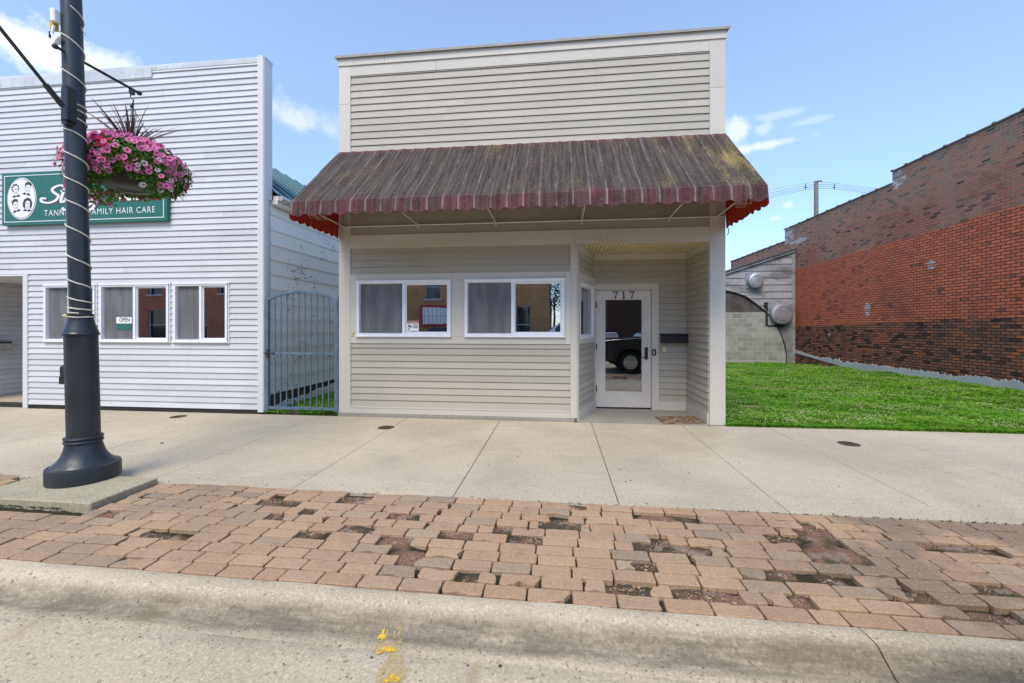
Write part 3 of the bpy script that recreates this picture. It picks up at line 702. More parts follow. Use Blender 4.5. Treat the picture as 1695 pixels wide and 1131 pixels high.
def paver(m, x0, x1, y0, y1, z, chip=0):
    w = x1 - x0; h = y1 - y0; N = 6; M_ = 4
    ps = [(x0 + w * i / N, y0) for i in range(N)] + [(x1, y0 + h * i / M_) for i in range(M_)] + [(x1 - w * i / N, y1) for i in range(N)] + [(x0, y1 - h * i / M_) for i in range(M_)]
    n = len(ps); cs = (0, N, N + M_, 2 * N + M_); c = ((x0 + x1) / 2, (y0 + y1) / 2); sd = random.uniform(0, 99); out = []
    for i, p in enumerate(ps):
        k = .0022 * mnoise.noise(Vector((p[0] * 30, p[1] * 30, sd))) + random.gauss(0, .0009) - (.0035 if i in cs else 0)
        if chip: k -= .022 * max(0, mnoise.noise(Vector((p[0] * 9, p[1] * 9, sd))) - .12) * 3
        d = Vector((p[0] - c[0], p[1] - c[1])); d.normalize(); out.append((p[0] + d.x * k, p[1] + d.y * k))
    ps = out; tx, ty = random.gauss(0, .006), random.gauss(0, .008)
    def zz(p): return z + (p[0] - c[0]) * tx + (p[1] - c[1]) * ty
    vs = [(p[0], p[1], -.06) for p in ps] + [(p[0], p[1], zz(p) - .004 + random.gauss(0, .0006)) for p in ps] + [(c[0] + (p[0] - c[0]) * (1 - .009 / w), c[1] + (p[1] - c[1]) * (1 - .009 / h), zz(p)) for p in ps]
    fs = [(k * n + i, k * n + (i + 1) % n, (k + 1) * n + (i + 1) % n, (k + 1) * n + i) for k in range(2) for i in range(n)]; fs.append(tuple(2 * n + i for i in range(n)))
    m.add(vs, fs)
for r in range(nrow):
    y0 = 2.262 + r * rowh; off = (0 if r % 2 else pw / 2) + random.uniform(-.02, .02) + r * .004; x = -9 + off
    while x < 9:
        w = pw if random.random() > .06 else pw * .62
        yc = y0 + rowh / 2; cy = curb_y(x) - 2.25
        x0, x1, ya, yb = x, x + w - .0085, y0 + cy + .001, y0 + cy + rowh - .009
        # pavers broken off along a hole edge keep their sound part
        inh = [in_hole(x0 + (x1 - x0) * f, yc) for f in (.1, .35, .65, .9)]
        cxm, cym = (x0 + x1) / 2, yc
        if PADX[0] - .02 < x1 and x0 < PADX[1] + .02 and yb > PADY[0] - .02 and ya < PADY[1]:
            if x0 < PADX[1] < x1 and x1 - PADX[1] > .06: paver(m, PADX[1] + .03, x1, ya, yb, 0)
            x += w; continue
        z = .001 + .004 * mnoise.noise(Vector((cxm * 1.4, cym * 1.4, 0))) + random.gauss(0, .0016)
        ms_ = sum(inh)
        if ms_ >= 3: x += w; continue
        if ms_ == 2 and inh[0]: x0 = x0 + (x1 - x0) * .5
        elif ms_ == 2 and inh[3]: x1 = x0 + (x1 - x0) * .5
        elif ms_ == 2: x += w; continue
        paver(m, x0, x1, ya, yb, z, random.random() < (.8 if in_hole(cxm, cym, 1.9) else .10)); x += w
# worn-down fragments inside the holes
for (a, b, rx, ry) in HG:
    for _ in range(int(14 + rx * 240)):
        th = random.uniform(0, 2 * PI); q = random.uniform(0, .95); s = random.uniform(.0025, .0075) * (2 if random.random() < .04 else 1); x, y = a + rx * q * math.cos(th), b + ry * q * math.sin(th)
        if not in_hole(x, y): continue
        m.ball((x, y, -.018 + random.uniform(0, .006)), s, 5, 3, (1, .8, .6))
tag(struct(m.build('brick_paving', MT['paver'])), 'uneven pink clay pavers with missing bricks', None)
# moss and weeds in joints + sand-filled joints
m = MB()
def tuft(m, x, y, z, s, k):
    for _ in range(k):
        th = random.uniform(0, 2 * PI); l = s * random.uniform(.5, 1.2); w = l * .35; dx, dy = math.cos(th), math.sin(th); up = random.uniform(.2, .9) * l
        m.add([(x, y, z), (x + dx * l * .5 - dy * w, y + dy * l * .5 + dx * w, z + up * .6), (x + dx * l, y + dy * l, z + up), (x + dx * l * .5 + dy * w, y + dy * l * .5 - dx * w, z + up * .6)], [(0, 1, 2, 3)])
for _ in range(420):
    px = random.uniform(-8, 8); tuft(m, px, 3.545 + random.gauss(0, .004), -.004, .012, 4)
for (a, b, rx, ry) in HG:
    for _ in range(int(rx * 60)):
        th = random.uniform(0, PI); tuft(m, a + rx * math.cos(th) * .97, b + ry * math.sin(th) * .97, -.022, .011, 4)
for _ in range(60): tuft(m, PADX[0] + random.uniform(.2, 1.0), PADY[0] - .014 + random.gauss(0, .006), -.004, .014, 5)
tag(m.build('moss', leafmat('moss', (.05, .07, .015), (.09, .11, .03), .2), recalc=False), 'moss and tiny weeds growing in the paving gaps', 'moss', kind='stuff')

# --- sidewalk slabs
jx = [-40, -30, -20, -13, -11.5, -10, -8.5, -7.0, -5.47, -3.95, -2.44, -.92, .51, 1.85, 3.08, 4.4, 5.7, 7.0, 8.3, 9.6, 12, 20, 30, 40]
jy = [3.548, 3.833, 4.877, 5.858, YF - .02]
m = MB()
for i in range(len(jx) - 1):
    for j in range(4):
        g = .0035 if abs(jx[i]) < 13 else .01; gy = .0042
        x0, x1, y0, y1 = jx[i] + g, jx[i + 1] - g, jy[j] + (gy if j else 0), jy[j + 1] - gy
        y0 += -.009 * jx[i] * .9 * 0
        m.rbox(x0, x1, y0, y1, -.1, random.uniform(-.0012, .0012), .003)
walk = struct(m.build('sidewalk', MT['walk'])); tag(walk, 'pale concrete sidewalk slabs', None)
g = MB(); g.add([(-40, 3.553, -.012), (40, 3.553, -.012), (40, 6.6, -.012), (-40, 6.6, -.012)], [(0, 1, 2, 3)]); struct(g.build('sidewalk_joint_fill', MT['darkgap']))
# debris on the walk and road
m = MB()
for (px, py, s) in ((268, 734, .02), (217, 738, .008), (775, 771, .009), (1036, 798, .008), (1044, 796, .007), (640, 812, .006), (1240, 728, .007), (500, 795, .006), (345, 792, .006), (1150, 782, .005)):
    c = PG(px, py)
    m.ball((c[0], c[1], .004), s, 6, 3, (1.3, .8, .35))
for (px, py, s) in ((828, 1101, .010), (615, 1087, .007), (232, 1053, .005)):
    c = PG(px, py, -.095); m.ball((c[0], c[1], -.098), s, 6, 3, (1, .8, .4))
tag(m.build('debris', MT['rust'], recalc=False), 'dry leaf bits and crumbs scattered on sidewalk and road', 'debris', kind='stuff')
m = MB(); rg_ = random.Random(12)
for _ in range(700):
    x = rg_.uniform(-4, 3.2); y = 1.98 + rg_.gauss(0, .07) - .009 * x
    if not 1.5 < y < 2.07: continue
    q_ = rg_.uniform(.0015, .0045) * (1.8 if rg_.random() < .06 else 1); m.ball((x, y, rz(y + .009 * x) + .002), q_, 5, 3, (1.2, .9, .6))
tag(m.build('gutter_grit', simple('grit', (.22, .19, .15), .9, var=.6, sc=90), recalc=False), 'fine grit and small stones lying along the gutter', 'grit', kind='stuff')
m = MB()
for _ in range(46):
    x = rg_.uniform(-4.5, 4); y = rg_.choice((rg_.uniform(2.4, 6.3), 3.56 + rg_.gauss(0, .05), 6.45)); a_ = rg_.uniform(0, 6.3); l_ = rg_.uniform(.006, .018); w_ = l_ * .4; dx, dy = math.cos(a_), math.sin(a_)
    m.add([(x - dx * l_, y - dy * l_, .004), (x - dy * w_, y + dx * w_, .010), (x + dx * l_, y + dy * l_, .005), (x + dy * w_, y - dx * w_, .007)], [(0, 1, 2, 3)])
tag(m.build('fallen_leaves', simple('dry_leaf', (.17, .10, .045), .8, var=.5, sc=20), recalc=False), 'tiny dry fallen leaves scattered over the sidewalk', 'leaves', kind='stuff')
# covers
for k, (px, py, lab) in enumerate(((295, 690, 'small rusty round cover in the sidewalk before the white building'), (639, 708, 'small rusty round cover in the sidewalk under the tan wall'), (1405, 735, 'small rusty round cover in the sidewalk beside the lawn'))):
    c = PG(px, py); th = thing('utility_cover', lab, 'cover', (c[0], c[1], 0), 'rusty utility covers in the sidewalk')
    MB().lathe((c[0], c[1], 0), [(.118, -.02), (.118, .0035), (.105, .0045), (.104, .001)], 28).build('rim', MT['rust'], th)
    p = MB().lathe((c[0], c[1], 0), [(.100, -.02), (.100, .003), (.001, .004)], 28)
    for a in range(-3, 4):
        for b in range(-3, 4):
            if a * a + b * b < 9: p.box(c[0] + a * .026 - .008, c[0] + a * .026 + .008, c[1] + b * .026 - .008, c[1] + b * .026 + .008, .003, .007)
    p.build('lid', MT['rust'], th)

# ================================================================== TAN SHOP BUILDING
XL, XR = PY(561, 600, YF)[0], PY(1201, 600, YF)[0]          # -3.64 .. 2.50
ZT = 5.98
def fx(px): return PY(px, 540, YF)[0]
bld = thing('shop_building', 'tan clapboard shop with pale trim, striped awning and recessed glass door', 'building', (0, YF + 2, 0))
xa, xb = fx(580), fx(1175)              # between corner boards
xm0, xm1 = fx(944), fx(955.5)            # post right of the shop windows
W1 = (fx(591), fx(746.3), 1.335, 2.245); W2 = (fx(769.5), fx(934.5), 1.335, 2.245)
BY = YF + .028                            # sheathing plane
OF = (0, BY)                              # siding frame origin (outward -Y, d up to .02)
ZS = dict(base0=.055, base1=.165, sill0=1.215, sill1=2.36, head0=2.795, head1=3.01)
RC = (xm1, xb)                            # recess opening
# shell (sheathing) with openings
sh = wallh((0, BY), AX, NF, XL + .01, XR - .01, 0.03, ZT - .05, [(W1[0] + .01, W1[1] - .01, W1[2] + .01, W1[3] - .01), (W2[0] + .01, W2[1] - .01, W2[2] + .01, W2[3] - .01), (RC[0] - .03, RC[1] + .02, 0, 2.80)], -.14, -.004)
sh.box(XL + .03, XL + .15, BY + .141, 12.5, .03, 3.5).box(XR - .15, XR - .03, BY + .141, 12.5, .03, 3.5).box(XL + .03, XR - .03, 12.501, 12.65, .03, 3.5)  # unseen side and rear walls kept low to let sky light into the alley
sh.build('wall', MT['tan'], bld)
MB().box(XL + .02, XR - .02, BY + .15, 12.6, 3.51, 3.6).build('roof', MT['roofm'], bld)  # unseen roof shaped low as well, for more sky light in the alley
MB().box(XL - .01, fx(951), YF - .012, YF + .4, -.02, .052).box(XL - .01, XL + .2, YF + .402, 12.6, -.02, .028).build('foundation', MT['found'], bld, bevel=.006)
si = lap(OF, AX, NF, xa + .001, xb - .001, ZS['head1'] + .001, 5.66, .1145, seed=3)
si.build('siding', MT['tan'], bld)
lap(OF, AX, NF, xa + .001, xm0 - .001, ZS['sill1'] + .001, ZS['head0'] - .001, .112, seed=4, joints=False).build('siding', MT['tan'], bld)
lap(OF, AX, NF, xa + .001, xm0 - .001, ZS['base1'] + .001, ZS['sill0'] - .001, .108, seed=5, joints=False).build('siding', MT['tan'], bld)
T = MB(); y0, y1 = YF, BY + .003
def tb(x0, x1, z0, z1, d=0.0): T.box(x0, x1, YF - d, y1, z0, z1)
tb(XL, xa, .055, 3.6); tb(XL, xa, 3.603, 5.20); tb(XL, xa, 5.203, 5.83)
tb(xb, XR, -.002, 3.6); tb(xb, XR, 3.603, 5.10); tb(xb, XR, 5.103, 5.83)
tb(xa + .001, fx(722), 5.665, 5.83, -.002); tb(fx(722) + .002, xb - .001, 5.665, 5.83, -.002)
T.box(XL - .012, fx(637), YF - .016, y1, 5.832, ZT - .02); T.box(fx(637) + .002, XR + .012, YF - .016, y1, 5.832, ZT - .02)
tb(xa + .001, fx(951), ZS['head0'], ZS['head1'], .001); tb(fx(951) + .002, fx(993), ZS['head0'], ZS['head1'], .001); tb(fx(993) + .002, xb - .001, ZS['head0'] - .01, ZS['head1'], .001)
tb(xm0, xm1, .055, ZS['head0'] - .001)
# window surround
tb(xa + .001, W1[0] - .002, ZS['sill0'], ZS['sill1'], -.003); tb(W2[1] + .002, xm0 - .001, ZS['sill0'], ZS['sill1'], -.003)
tb(W1[0], W2[1], ZS['sill0'], W1[2] - .002, -.001); tb(W1[0], W2[1], W1[3] + .002, ZS['sill1'], -.001); tb(W1[1] + .002, W2[0] - .002, W1[2], W1[3], -.004)
tb(xa + .001, xm0 - .001, ZS['base0'], ZS['base1'], .004); T.box(xa, xm0, YF - .010, YF, ZS['base0'] + .09, ZS['base1'] + .004)
T.build('trim', MT['trim'], bld, bevel=.0025)
# side returns so the corners have depth
MB().box(XL - .012, XL + .02, YF + .034, YF + .14, .055, 5.83).build('corner_return', MT['trim'], bld); MB().box(XR - .02, XR + .012, YF + .034, YF + .14, 0, 5.83).build('corner_return', MT['trim'], bld)
MB().box(XL - .05, XR + .045, YF - .045, YF + .2, ZT - .019, ZT + .003).box(XL - .055, XR + .05, YF - .052, YF - .045, ZT - .035, ZT + .004).build('parapet_cap', simple('cap_metal', (.30, .28, .26), .6), bld)
lap((XL + .03, 0), (0, 1), (-1, 0), YF + .15, 12.6, .05, 3.5, .112, seed=9).build('siding', MT['tan'], bld)
lap((XR - .03, 0), (0, 1), (1, 0), YF + .15, 12.6, .05, 3.5, .112, seed=10).build('siding', MT['tan'], bld)
MB().box(XL + .04, XR - .04, BY + .142, BY + .3, 3.61, ZT - .06).build('parapet_back', MT['roofm'], bld)

def room(x0, x1, y0, y1, z0, z1, parent):
    m = MB(); e = .02
    m.box(x0, x1, y1, y1 + e, z0, z1).box(x0 - e, x0, y0, y1, z0, z1).box(x1, x1 + e, y0, y1, z0, z1).box(x0, x1, y0, y1, z0 - e, z0).box(x0, x1, y0, y1, z1, z1 + e); return m.build('interior', MT['room'], parent)
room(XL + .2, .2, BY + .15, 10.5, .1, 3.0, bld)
w1 = window(bld, (0, YF - .004), AX, NF, *W1, mull=fx(668.5)); w2 = window(bld, (0, YF - .004), AX, NF, *W2, mull=fx(848.5))
# window blinds (pull wand + headrail) behind the clear panes
for W, mx in ((w1, 736), (w2, 918)):
    x = fx(mx); MB().tube([(x, YF + .05, 2.13), (x + .002, YF + .05, 1.62)], .004, 6).build('blind_wand', MT['white'], W)
for (W, a_, b_) in ((w1, 676, 740), (w2, 853, 927)): MB().box(fx(a_) + .01, fx(b_) - .01, YF + .045, YF + .06, 2.128, 2.14).build('blind_rail', MT['white'], W)
# security sticker
sx0, sx1 = fx(673), fx(692.5); sy = YF + .016
stk = thing('warning_sticker', 'red and white camera warning sticker inside the left shop window', 'sticker', ((sx0 + sx1) / 2, sy, 1.38))
MB().box(sx0, sx1, sy - .001, sy + .001, 1.392, 1.585).build('card', MT['white'], stk); MB().box(sx0 + .003, sx1 - .003, sy - .003, sy - .0015, 1.545, 1.582).build('header_band', MT['red'], stk)
c = MB(); c.prism([(sx0 + .02, 1.50), (sx0 + .08, 1.475), (sx0 + .088, 1.495), (sx0 + .03, 1.525)], sy - .003, sy - .0015).prism([(sx0 + .03, 1.49), (sx0 + .045, 1.485), (sx0 + .04, 1.42), (sx0 + .028, 1.42)], sy - .003, sy - .0015)
for k in range(3): c.box(sx0 + .105, sx1 - .015, sy - .003, sy - .0015, 1.515 - k * .022, 1.525 - k * .022)
c.box(sx0 + .06, sx1 - .02, sy - .003, sy - .0015, 1.405, 1.417); c.build('camera_symbol', MT['ink'], stk)
v = text_on('WARNING', (0, sy), AX, NF, sx0 + .018, 1.553, .03, d=.003, wid=sx1 - sx0 - .036, extrude=.0005); v.build('lettering', MT['white'], stk)

# --- recess
YB = 7.64; xk0 = PY(984, 600, YB)[0]; xk1 = PY(1137, 600, YB)[0]; ZC = 2.80
def bx(px): return PY(px, 540, YB)[0]
def bz(py, px=1030): return PY(px, py, YB)[1]
# angled left wall frame
p0 = Vector((xm1 - .004, YF + .03)); p1 = Vector((xk0, YB)); aa = (p1 - p0); LA = aa.length; aa.normalize(); na = (aa.y, -aa.x)
AO, AA, AN = (p0.x, p0.y), (aa.x, aa.y), na
wz0, wz1 = 1.31, 2.20
wA = (.13, LA - .10, wz0, wz1)
lap(AO, AA, AN, .035, LA - .03, .165, 1.215, .108, joints=False, seed=21).build('siding', MT['tan'], bld)
lap(AO, AA, AN, .035, LA - .03, 2.36, 2.69, .112, joints=False, seed=22).build('siding', MT['tan'], bld)
wallh(AO, AA, AN, 0, LA, 0, ZC, [wA], -.10, -.005).build('wall', MT['tan'], bld)
T = MB()
T.obox(AO, AA, AN, 0, .034, -.004, .026, 0.0, ZC); T.obox(AO, AA, AN, LA - .03, LA - .002, -.004, .024, .165, ZC)
T.obox(AO, AA, AN, .035, LA - .031, -.004, .022, 1.216, wz0 - .002); T.obox(AO, AA, AN, .035, LA - .031, -.004, .022, wz1 + .002, 2.359)
T.obox(AO, AA, AN, .035, wA[0] - .002, -.004, .021, wz0, wz1); T.obox(AO, AA, AN, wA[1] + .002, LA - .031, -.004, .021, wz0, wz1)
T.obox(AO, AA, AN, .035, LA - .001, -.004, .027, 0.003, .163); T.obox(AO, AA, AN, .035, LA - .031, -.004, .023, 2.692, ZC)
# back wall pieces
dcx0, dcx1 = bx(984.5), bx(1090); dz1 = bz(470); lfx0, lfx1 = bx(987), bx(1077.5); lz0, lz1 = .035, bz(481)
lap((0, YB), AX, NF, dcx0, xk1 - .001, dz1 + .001, 2.69, .112, joints=False, seed=24).build('siding', MT['tan'], bld)
lap((0, YB), AX, NF, dcx1 + .001, xk1 - .001, .165, dz1, .1085, joints=False, seed=25).build('siding', MT['tan'], bld)
wallh((0, YB), AX, NF, xk0 - .3, xk1 + .3, 0, 3.0, [(lfx0 - .005, lfx1 + .005, -1, lz1 + .005)], -.12, -.005).build('wall', MT['tan'], bld)
T.box(dcx0, dcx1, YB - .026, YB - .001, lz1 + .006, dz1); T.box(lfx1 + .008, dcx1, YB - .026, YB - .001, .004, lz1 + .005); T.box(dcx0 - .02, lfx0 - .006, YB - .026, YB - .001, .004, lz1 + .005)
T.box(dcx1 + .001, xk1 - .025, YB - .024, YB - .001, .004, .163)
T.box(xk0, xk1 - .025, YB - .026, YB - .001, 2.692, ZC)
# right side wall (faces -X)
RW = (xb + .01, 0); q0, q1 = Vector((xb - .004, YF + .03)), Vector((xk1, YB)); ra = q1 - q0; LR = ra.length; ra.normalize(); RO, RA, RN = (q0.x, q0.y), (ra.x, ra.y), (-ra.y, ra.x)
lap(RO, RA, RN, .001, LR - .012, .165, 2.69, .1085, joints=False, seed=26).build('siding', MT['tan'], bld)
wallh(RO, RA, RN, 0, LR, 0, ZC, [], -.1, -.005).build('wall', MT['tan'], bld)
T.obox(RO, RA, RN, 0, LR - .001, -.004, .024, .003, .163); T.obox(RO, RA, RN, 0, LR - .001, -.004, .024, 2.692, ZC)
T.build('trim', MT['trim'], bld, bevel=.002)
window(bld, AO, AA, AN, *wA, mull=False, fr=.035)
# beadboard ceiling
m = MB(); x = xm1 - .05
while x < xb + .05: m.box(x, x + .056, YF + .035, YB + .02, ZC + .001, ZC + .02); x += .066
m.build('ceiling', MT['soffit'], bld); MB().box(xm1 - .05, xb + .05, YF + .035, YB + .02, ZC + .021, ZC + .06).build('ceiling_backing', MT['darkgap'], bld)
struct(MB().box(xm1 + .02, xb - .02, YF - .018, YB + .1, -.1, .006).build('entry_floor', MT['found']))
# door
dr = MB(); gx0, gx1, gz0, gz1 = bx(1002), bx(1062.3), bz(648), bz(496.5); yd = YB + .012
for (a, b, c, d) in ((lfx0, gx0, lz0, lz1), (gx1, lfx1, lz0, lz1), (gx0, gx1, lz0, gz0), (gx0, gx1, gz1, lz1)): dr.box(a, b, yd - .002, yd + .043, c, d)
for (a, b, c, d) in ((gx0 - .012, gx1 + .012, gz0 - .012, gz0), (gx0 - .012, gx1 + .012, gz1, gz1 + .012), (gx0 - .012, gx0, gz0, gz1), (gx1, gx1 + .012, gz0, gz1)): dr.box(a, b, yd - .006, yd + .002, c, d)
door = dr.build('door', MT['doorp'], bld)
MB().box(gx0 + .001, gx1 - .001, yd + .012, yd + .018, gz0 + .001, gz1 - .001).build('pane', MT['glassd'], door)
MB().box(lfx0, lfx1, yd + .002, yd + .04, .008, lz0 - .002).build('sweep', MT['rubber'], door)
for zc in (bz(505, 985), bz(574, 985), bz(643, 985)): MB().lathe((lfx0 - .006, YB - .020, zc - .055), [(.009, 0), (.009, .11)], 12).box(lfx0 - .004, lfx0 + .012, YB - .006, YB + .008, zc - .055, zc + .055).build('hinge', MT['black'], door)
hx = bx(1069.8); hz0, hz1 = bz(595), bz(575)
h = MB().box(hx - .028, hx + .028, yd - .016, yd - .003, hz0, hz1); h.tube([(hx, yd - .02, hz0 + .045), (hx, yd - .055, hz0 + .045), (hx - .12, yd - .058, hz0 + .043)], .008, 8); h.build('handle', MT['black'], door, bevel=.003)
sx = bx(1081.5); MB().box(sx - .03, sx + .035, YB - .046, YB - .028, bz(588), bz(578)).build('latch_guard', MT['black'], door, bevel=.003); MB().box(sx - .012, sx + .012, YB - .048, YB - .044, bz(586), bz(580)).build('latch_plate', MT['alum'], door)
# numbers with serifs drawn by hand (717)
def digit(kind, x, z, w, h):
    m = MB(); y0, y1 = yd - .008, yd - .003
    if kind == '7':
        m.prism([(x, z + h), (x, z + h * .72), (x + w * .1, z + h * .72), (x + w * .18, z + h * .86), (x + w * .72, z + h * .86), (x + w * .74, z + h * .80), (x + w * .38, z + h * .3), (x + w * .32, z), (x + w * .58, z), (x + w * .62, z + h * .34), (x + w, z + h * .9), (x + w, z + h)], y0, y1)
    else:
        m.prism([(x + w * .15, z), (x + w * .85, z), (x + w * .85, z + h * .08), (x + w * .64, z + h * .1), (x + w * .64, z + h), (x + w * .5, z + h), (x + w * .12, z + h * .84), (x + w * .14, z + h * .77), (x + w * .38, z + h * .82), (x + w * .38, z + h * .1), (x + w * .15, z + h * .08)], y0, y1)
    return m.build('digit', MT['digit'], door)
for kind, pa, pb in (('7', 1015, 1023), ('1', 1028.5, 1036.5), ('7', 1042, 1050.5)): digit(kind, bx(pa), bz(494.5), bx(pb) - bx(pa), bz(482.5) - bz(494.5))
# room behind door, with the chair
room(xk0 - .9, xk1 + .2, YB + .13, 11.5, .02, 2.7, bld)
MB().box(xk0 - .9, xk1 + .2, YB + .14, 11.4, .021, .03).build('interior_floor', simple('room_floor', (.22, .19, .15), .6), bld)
chx = bx(1022) + .18; chy = 8.25
ch = thing('chair', 'grey moulded chair with thin metal legs standing behind the glass door', 'chair', (chx, chy, .03))
m = MB(); vs = []; fs = []
for i in range(11):
    for j in range(9):
        u, v = i / 10, j / 8; a = (v - .5) * 2
        if u < .5: yy = -.22 + u * .8; zz = .45 - .04 * math.sin(u * 2 * PI * .5) + .03 * a * a
        else: yy = .18 + (u - .5) * .16; zz = .44 + (u - .5) * .8
        w = .24 * (1 - .25 * max(0, u - .5) * 2 * max(0, u - .6)); vs.append((chx + a * w, chy + yy - .05 * a * a * (u > .5), zz))
for i in range(10):
    for j in range(8): fs.append((i * 9 + j, i * 9 + j + 1, i * 9 + j + 10, i * 9 + j + 9))
m.add(vs, fs); o = m.build('seat_shell', simple('grey_plastic', (.55, .57, .57), .5), ch, smooth=True); so_ = o.modifiers.new('s', 'SOLIDIFY'); so_.thickness = .012
for (a, b) in ((-1, -1), (1, -1), (-1, 1), (1, 1)): MB().tube([(chx + a * .1, chy + b * .08, .43), (chx + a * .22, chy + b * .2, .03)], .009, 8).build('leg', MT['chrome'], ch)
# mailbox, bell, mat, outlet
mz0, mz1, mx0, mx1 = bz(568, 1110), bz(552.5, 1110), bx(1092.5), bx(1135.5)
mbx = thing('mailbox', 'black wall mailbox mounted beside the glass door', 'mailbox', ((mx0 + mx1) / 2, YB - .05, mz0))
MB().prism([(YB - .022, mz0), (YB - .115, mz0), (YB - .12, mz0 + .01), (YB - .12, mz1 - .05), (YB - .022, mz1 - .01)], mx0, mx1, 'yz').build('box', MT['black'], mbx, bevel=.004)
MB().prism([(YB - .022, mz1), (YB - .07, mz1 - .006), (YB - .126, mz1 - .045), (YB - .126, mz1 - .075), (YB - .122, mz1 - .075), (YB - .118, mz1 - .048), (YB - .022, mz1 - .012)], mx0 - .006, mx1 + .006, 'yz').build('lid', MT['black'], mbx, bevel=.002)
MB().tube([(mx0 + .15, YB - .128, mz1 - .075), (mx0 + .2, YB - .14, mz1 - .085), (mx1 - .2, YB - .14, mz1 - .085), (mx1 - .15, YB - .128, mz1 - .075)], .006, 8).build('handle', MT['black'], mbx)
bxx = bx(1099); bell = thing('doorbell', 'small cream doorbell plate under the black mailbox', 'doorbell', (bxx, YB - .02, bz(583, 1100)))
MB().box(bxx - .025, bxx + .025, YB - .026, YB - .016, bz(583, 1100), bz(574.5, 1100)).build('plate', MT['cream'], bell, bevel=.003); MB().box(bxx - .008, bxx + .008, YB - .03, YB - .026, bz(580.5, 1100), bz(577, 1100)).build('button', MT['alum'], bell)
ox = fx(583.5); oz = PY(583, 552.5, YF)[1]; ot = thing('key_switch', 'small cream switch plate on the left corner of the tan shop', 'switch', (ox, YF - .01, oz - .03))
MB().box(ox - .022, ox + .022, YF - .010, YF - .001 + .003, oz - .04, oz + .04).build('plate', MT['cream'], ot, bevel=.003); MB().box(ox - .007, ox + .007, YF - .013, YF - .01, oz - .012, oz + .012).build('slot', MT['ink'], ot)
c0 = [PG(1084, 691), PG(1152, 691), PG(1167, 702), PG(1098, 703)]
t = NT('coir_mat', .95, 0, .1); c = t.mix(t.ramp(t.noise(9, 4, .7), .4, .6), (.10, .065, .045), (.30, .20, .12)); c = t.mix(t.ramp(t.noise(14, 3, .5, dist=2.5), .56, .62, 0, .8), c, (.42, .34, .25)); t.col(c); t.bump(t.noise(200, 2), .8, .006)
m = MB().prism([(p[0], p[1]) for p in c0], .008, .022, 'xy'); tag(m.build('doormat', t.m, bevel=.003), 'worn brown patterned doormat on the entry slab', 'doormat')

# ================================================================== AWNING
aw = thing('awning', 'dirty striped burgundy awning with scalloped edge over the shop front', 'awning', (-.57, YF, 3.15))
YA0, YA1, ZA0, ZA1, ZAV = YF - .006, 5.29, 4.40, 3.20, 3.035
NX = 29 * 10; vs = []; fs = []; NZ = 14
for i in range(NX + 1):
    x = XL + (XR - XL) * i / NX
    for j in range(NZ + 1):
        v = j / NZ; rib = abs(((x - XL) / ((XR - XL) / 5)) % 1 - .5) * 2
        sag = -.030 * math.sin(PI * v) * (1 - rib ** 3) - .010 * math.sin(PI * v) * mnoise.noise(Vector((x * 2.5, v * 2, 0))) * 2
        wv = .0035 * math.sin(2 * PI * (x - XL) / .2115) * (1 - .3 * v) + .004 * mnoise.noise(Vector((x * 9, v * 1.5, 4)))
        vs.append((x, YA0 + (YA1 - YA0) * v, ZA0 + (ZA1 - ZA0) * v + sag + wv - .01 * (abs(v - 1) < .01) * (1 - rib ** 2)))
for i in range(NX):
    for j in range(NZ): fs.append((i * (NZ + 1) + j, (i + 1) * (NZ + 1) + j, (i + 1) * (NZ + 1) + j + 1, i * (NZ + 1) + j + 1))
m = MB(); m.add(vs, fs); m.build('canopy', MT['awn'], aw, smooth=True, recalc=False)
def val(pts_fn, L, n, name, mat, offs=0.0, sc=.2115, ph=0.0, top=ZA1, bot=ZAV):
    vs = []; fs = []; K = int(L / .012)
    for i in range(K + 1):
        s = L * i / K; c = abs(math.sin(PI * (s + ph) / sc)); zb = bot - .034 * c + .006 * mnoise.noise(Vector((s * 3, 0, 7)))
        for j in range(6):
            v = j / 5; x, y, nx, ny = pts_fn(s); w = v * (.012 * math.sin(2 * PI * s / .2115 + 1) + .022 * mnoise.noise(Vector((s * 4, v, n)))) + .008 * v + offs
            vs.append((x + nx * w, y + ny * w, top + (zb - top) * v))
    for i in range(K):
        for j in range(5): fs.append((i * 6 + j, (i + 1) * 6 + j, (i + 1) * 6 + j + 1, i * 6 + j + 1))
    m = MB(); m.add(vs, fs); return m.build(name, mat, aw, smooth=True, recalc=False)
WA = XR - XL; DA = YA0 - YA1
val(lambda s: (XL + s, YA1 - .002, 0, -1), WA, 1, 'valance', MT['awn']); val(lambda s: (XL + s, YA1 + .006, 0, -1), WA, 1, 'valance_lining', MT['awnin'])
for sx_, xx in ((-1, XL), (1, XR)):
    val(lambda s: (xx + sx_ * .001, YA1 + s, sx_, 0), DA, 5, 'side_valance', MT['awn'], sc=.16, bot=ZAV - .045); val(lambda s: (xx - sx_ * .006, YA1 + s, sx_, 0), DA, 5, 'valance_lining', MT['awnin'], sc=.16, bot=ZAV - .045)
    MB().add([(xx, YA1, ZA1), (xx, YA0, ZA1), (xx, YA0, ZA0 - .005)], [(0, 1, 2)]).build('side_panel', MT['awn'], aw, recalc=False); MB().add([(xx - sx_ * .006, YA1 + .02, ZA1), (xx - sx_ * .006, YA0, ZA1), (xx - sx_ * .006, YA0, ZA0 - .03)], [(0, 1, 2)]).build('side_lining', MT['awnin'], aw, recalc=False)
zbar = 3.145
m = MB(); m.tube([(XL + .03, YF - .035, zbar), (XR - .02, YF - .035, zbar)], .013, 8); m.build('wall_bar', MT['alum'], aw, smooth=True)
MB().tube([(XL + .015, YA1 + .02, ZA1 - .02), (XR - .015, YA1 + .02, ZA1 - .02)], .013, 8).build('front_bar', MT['alum'], aw)
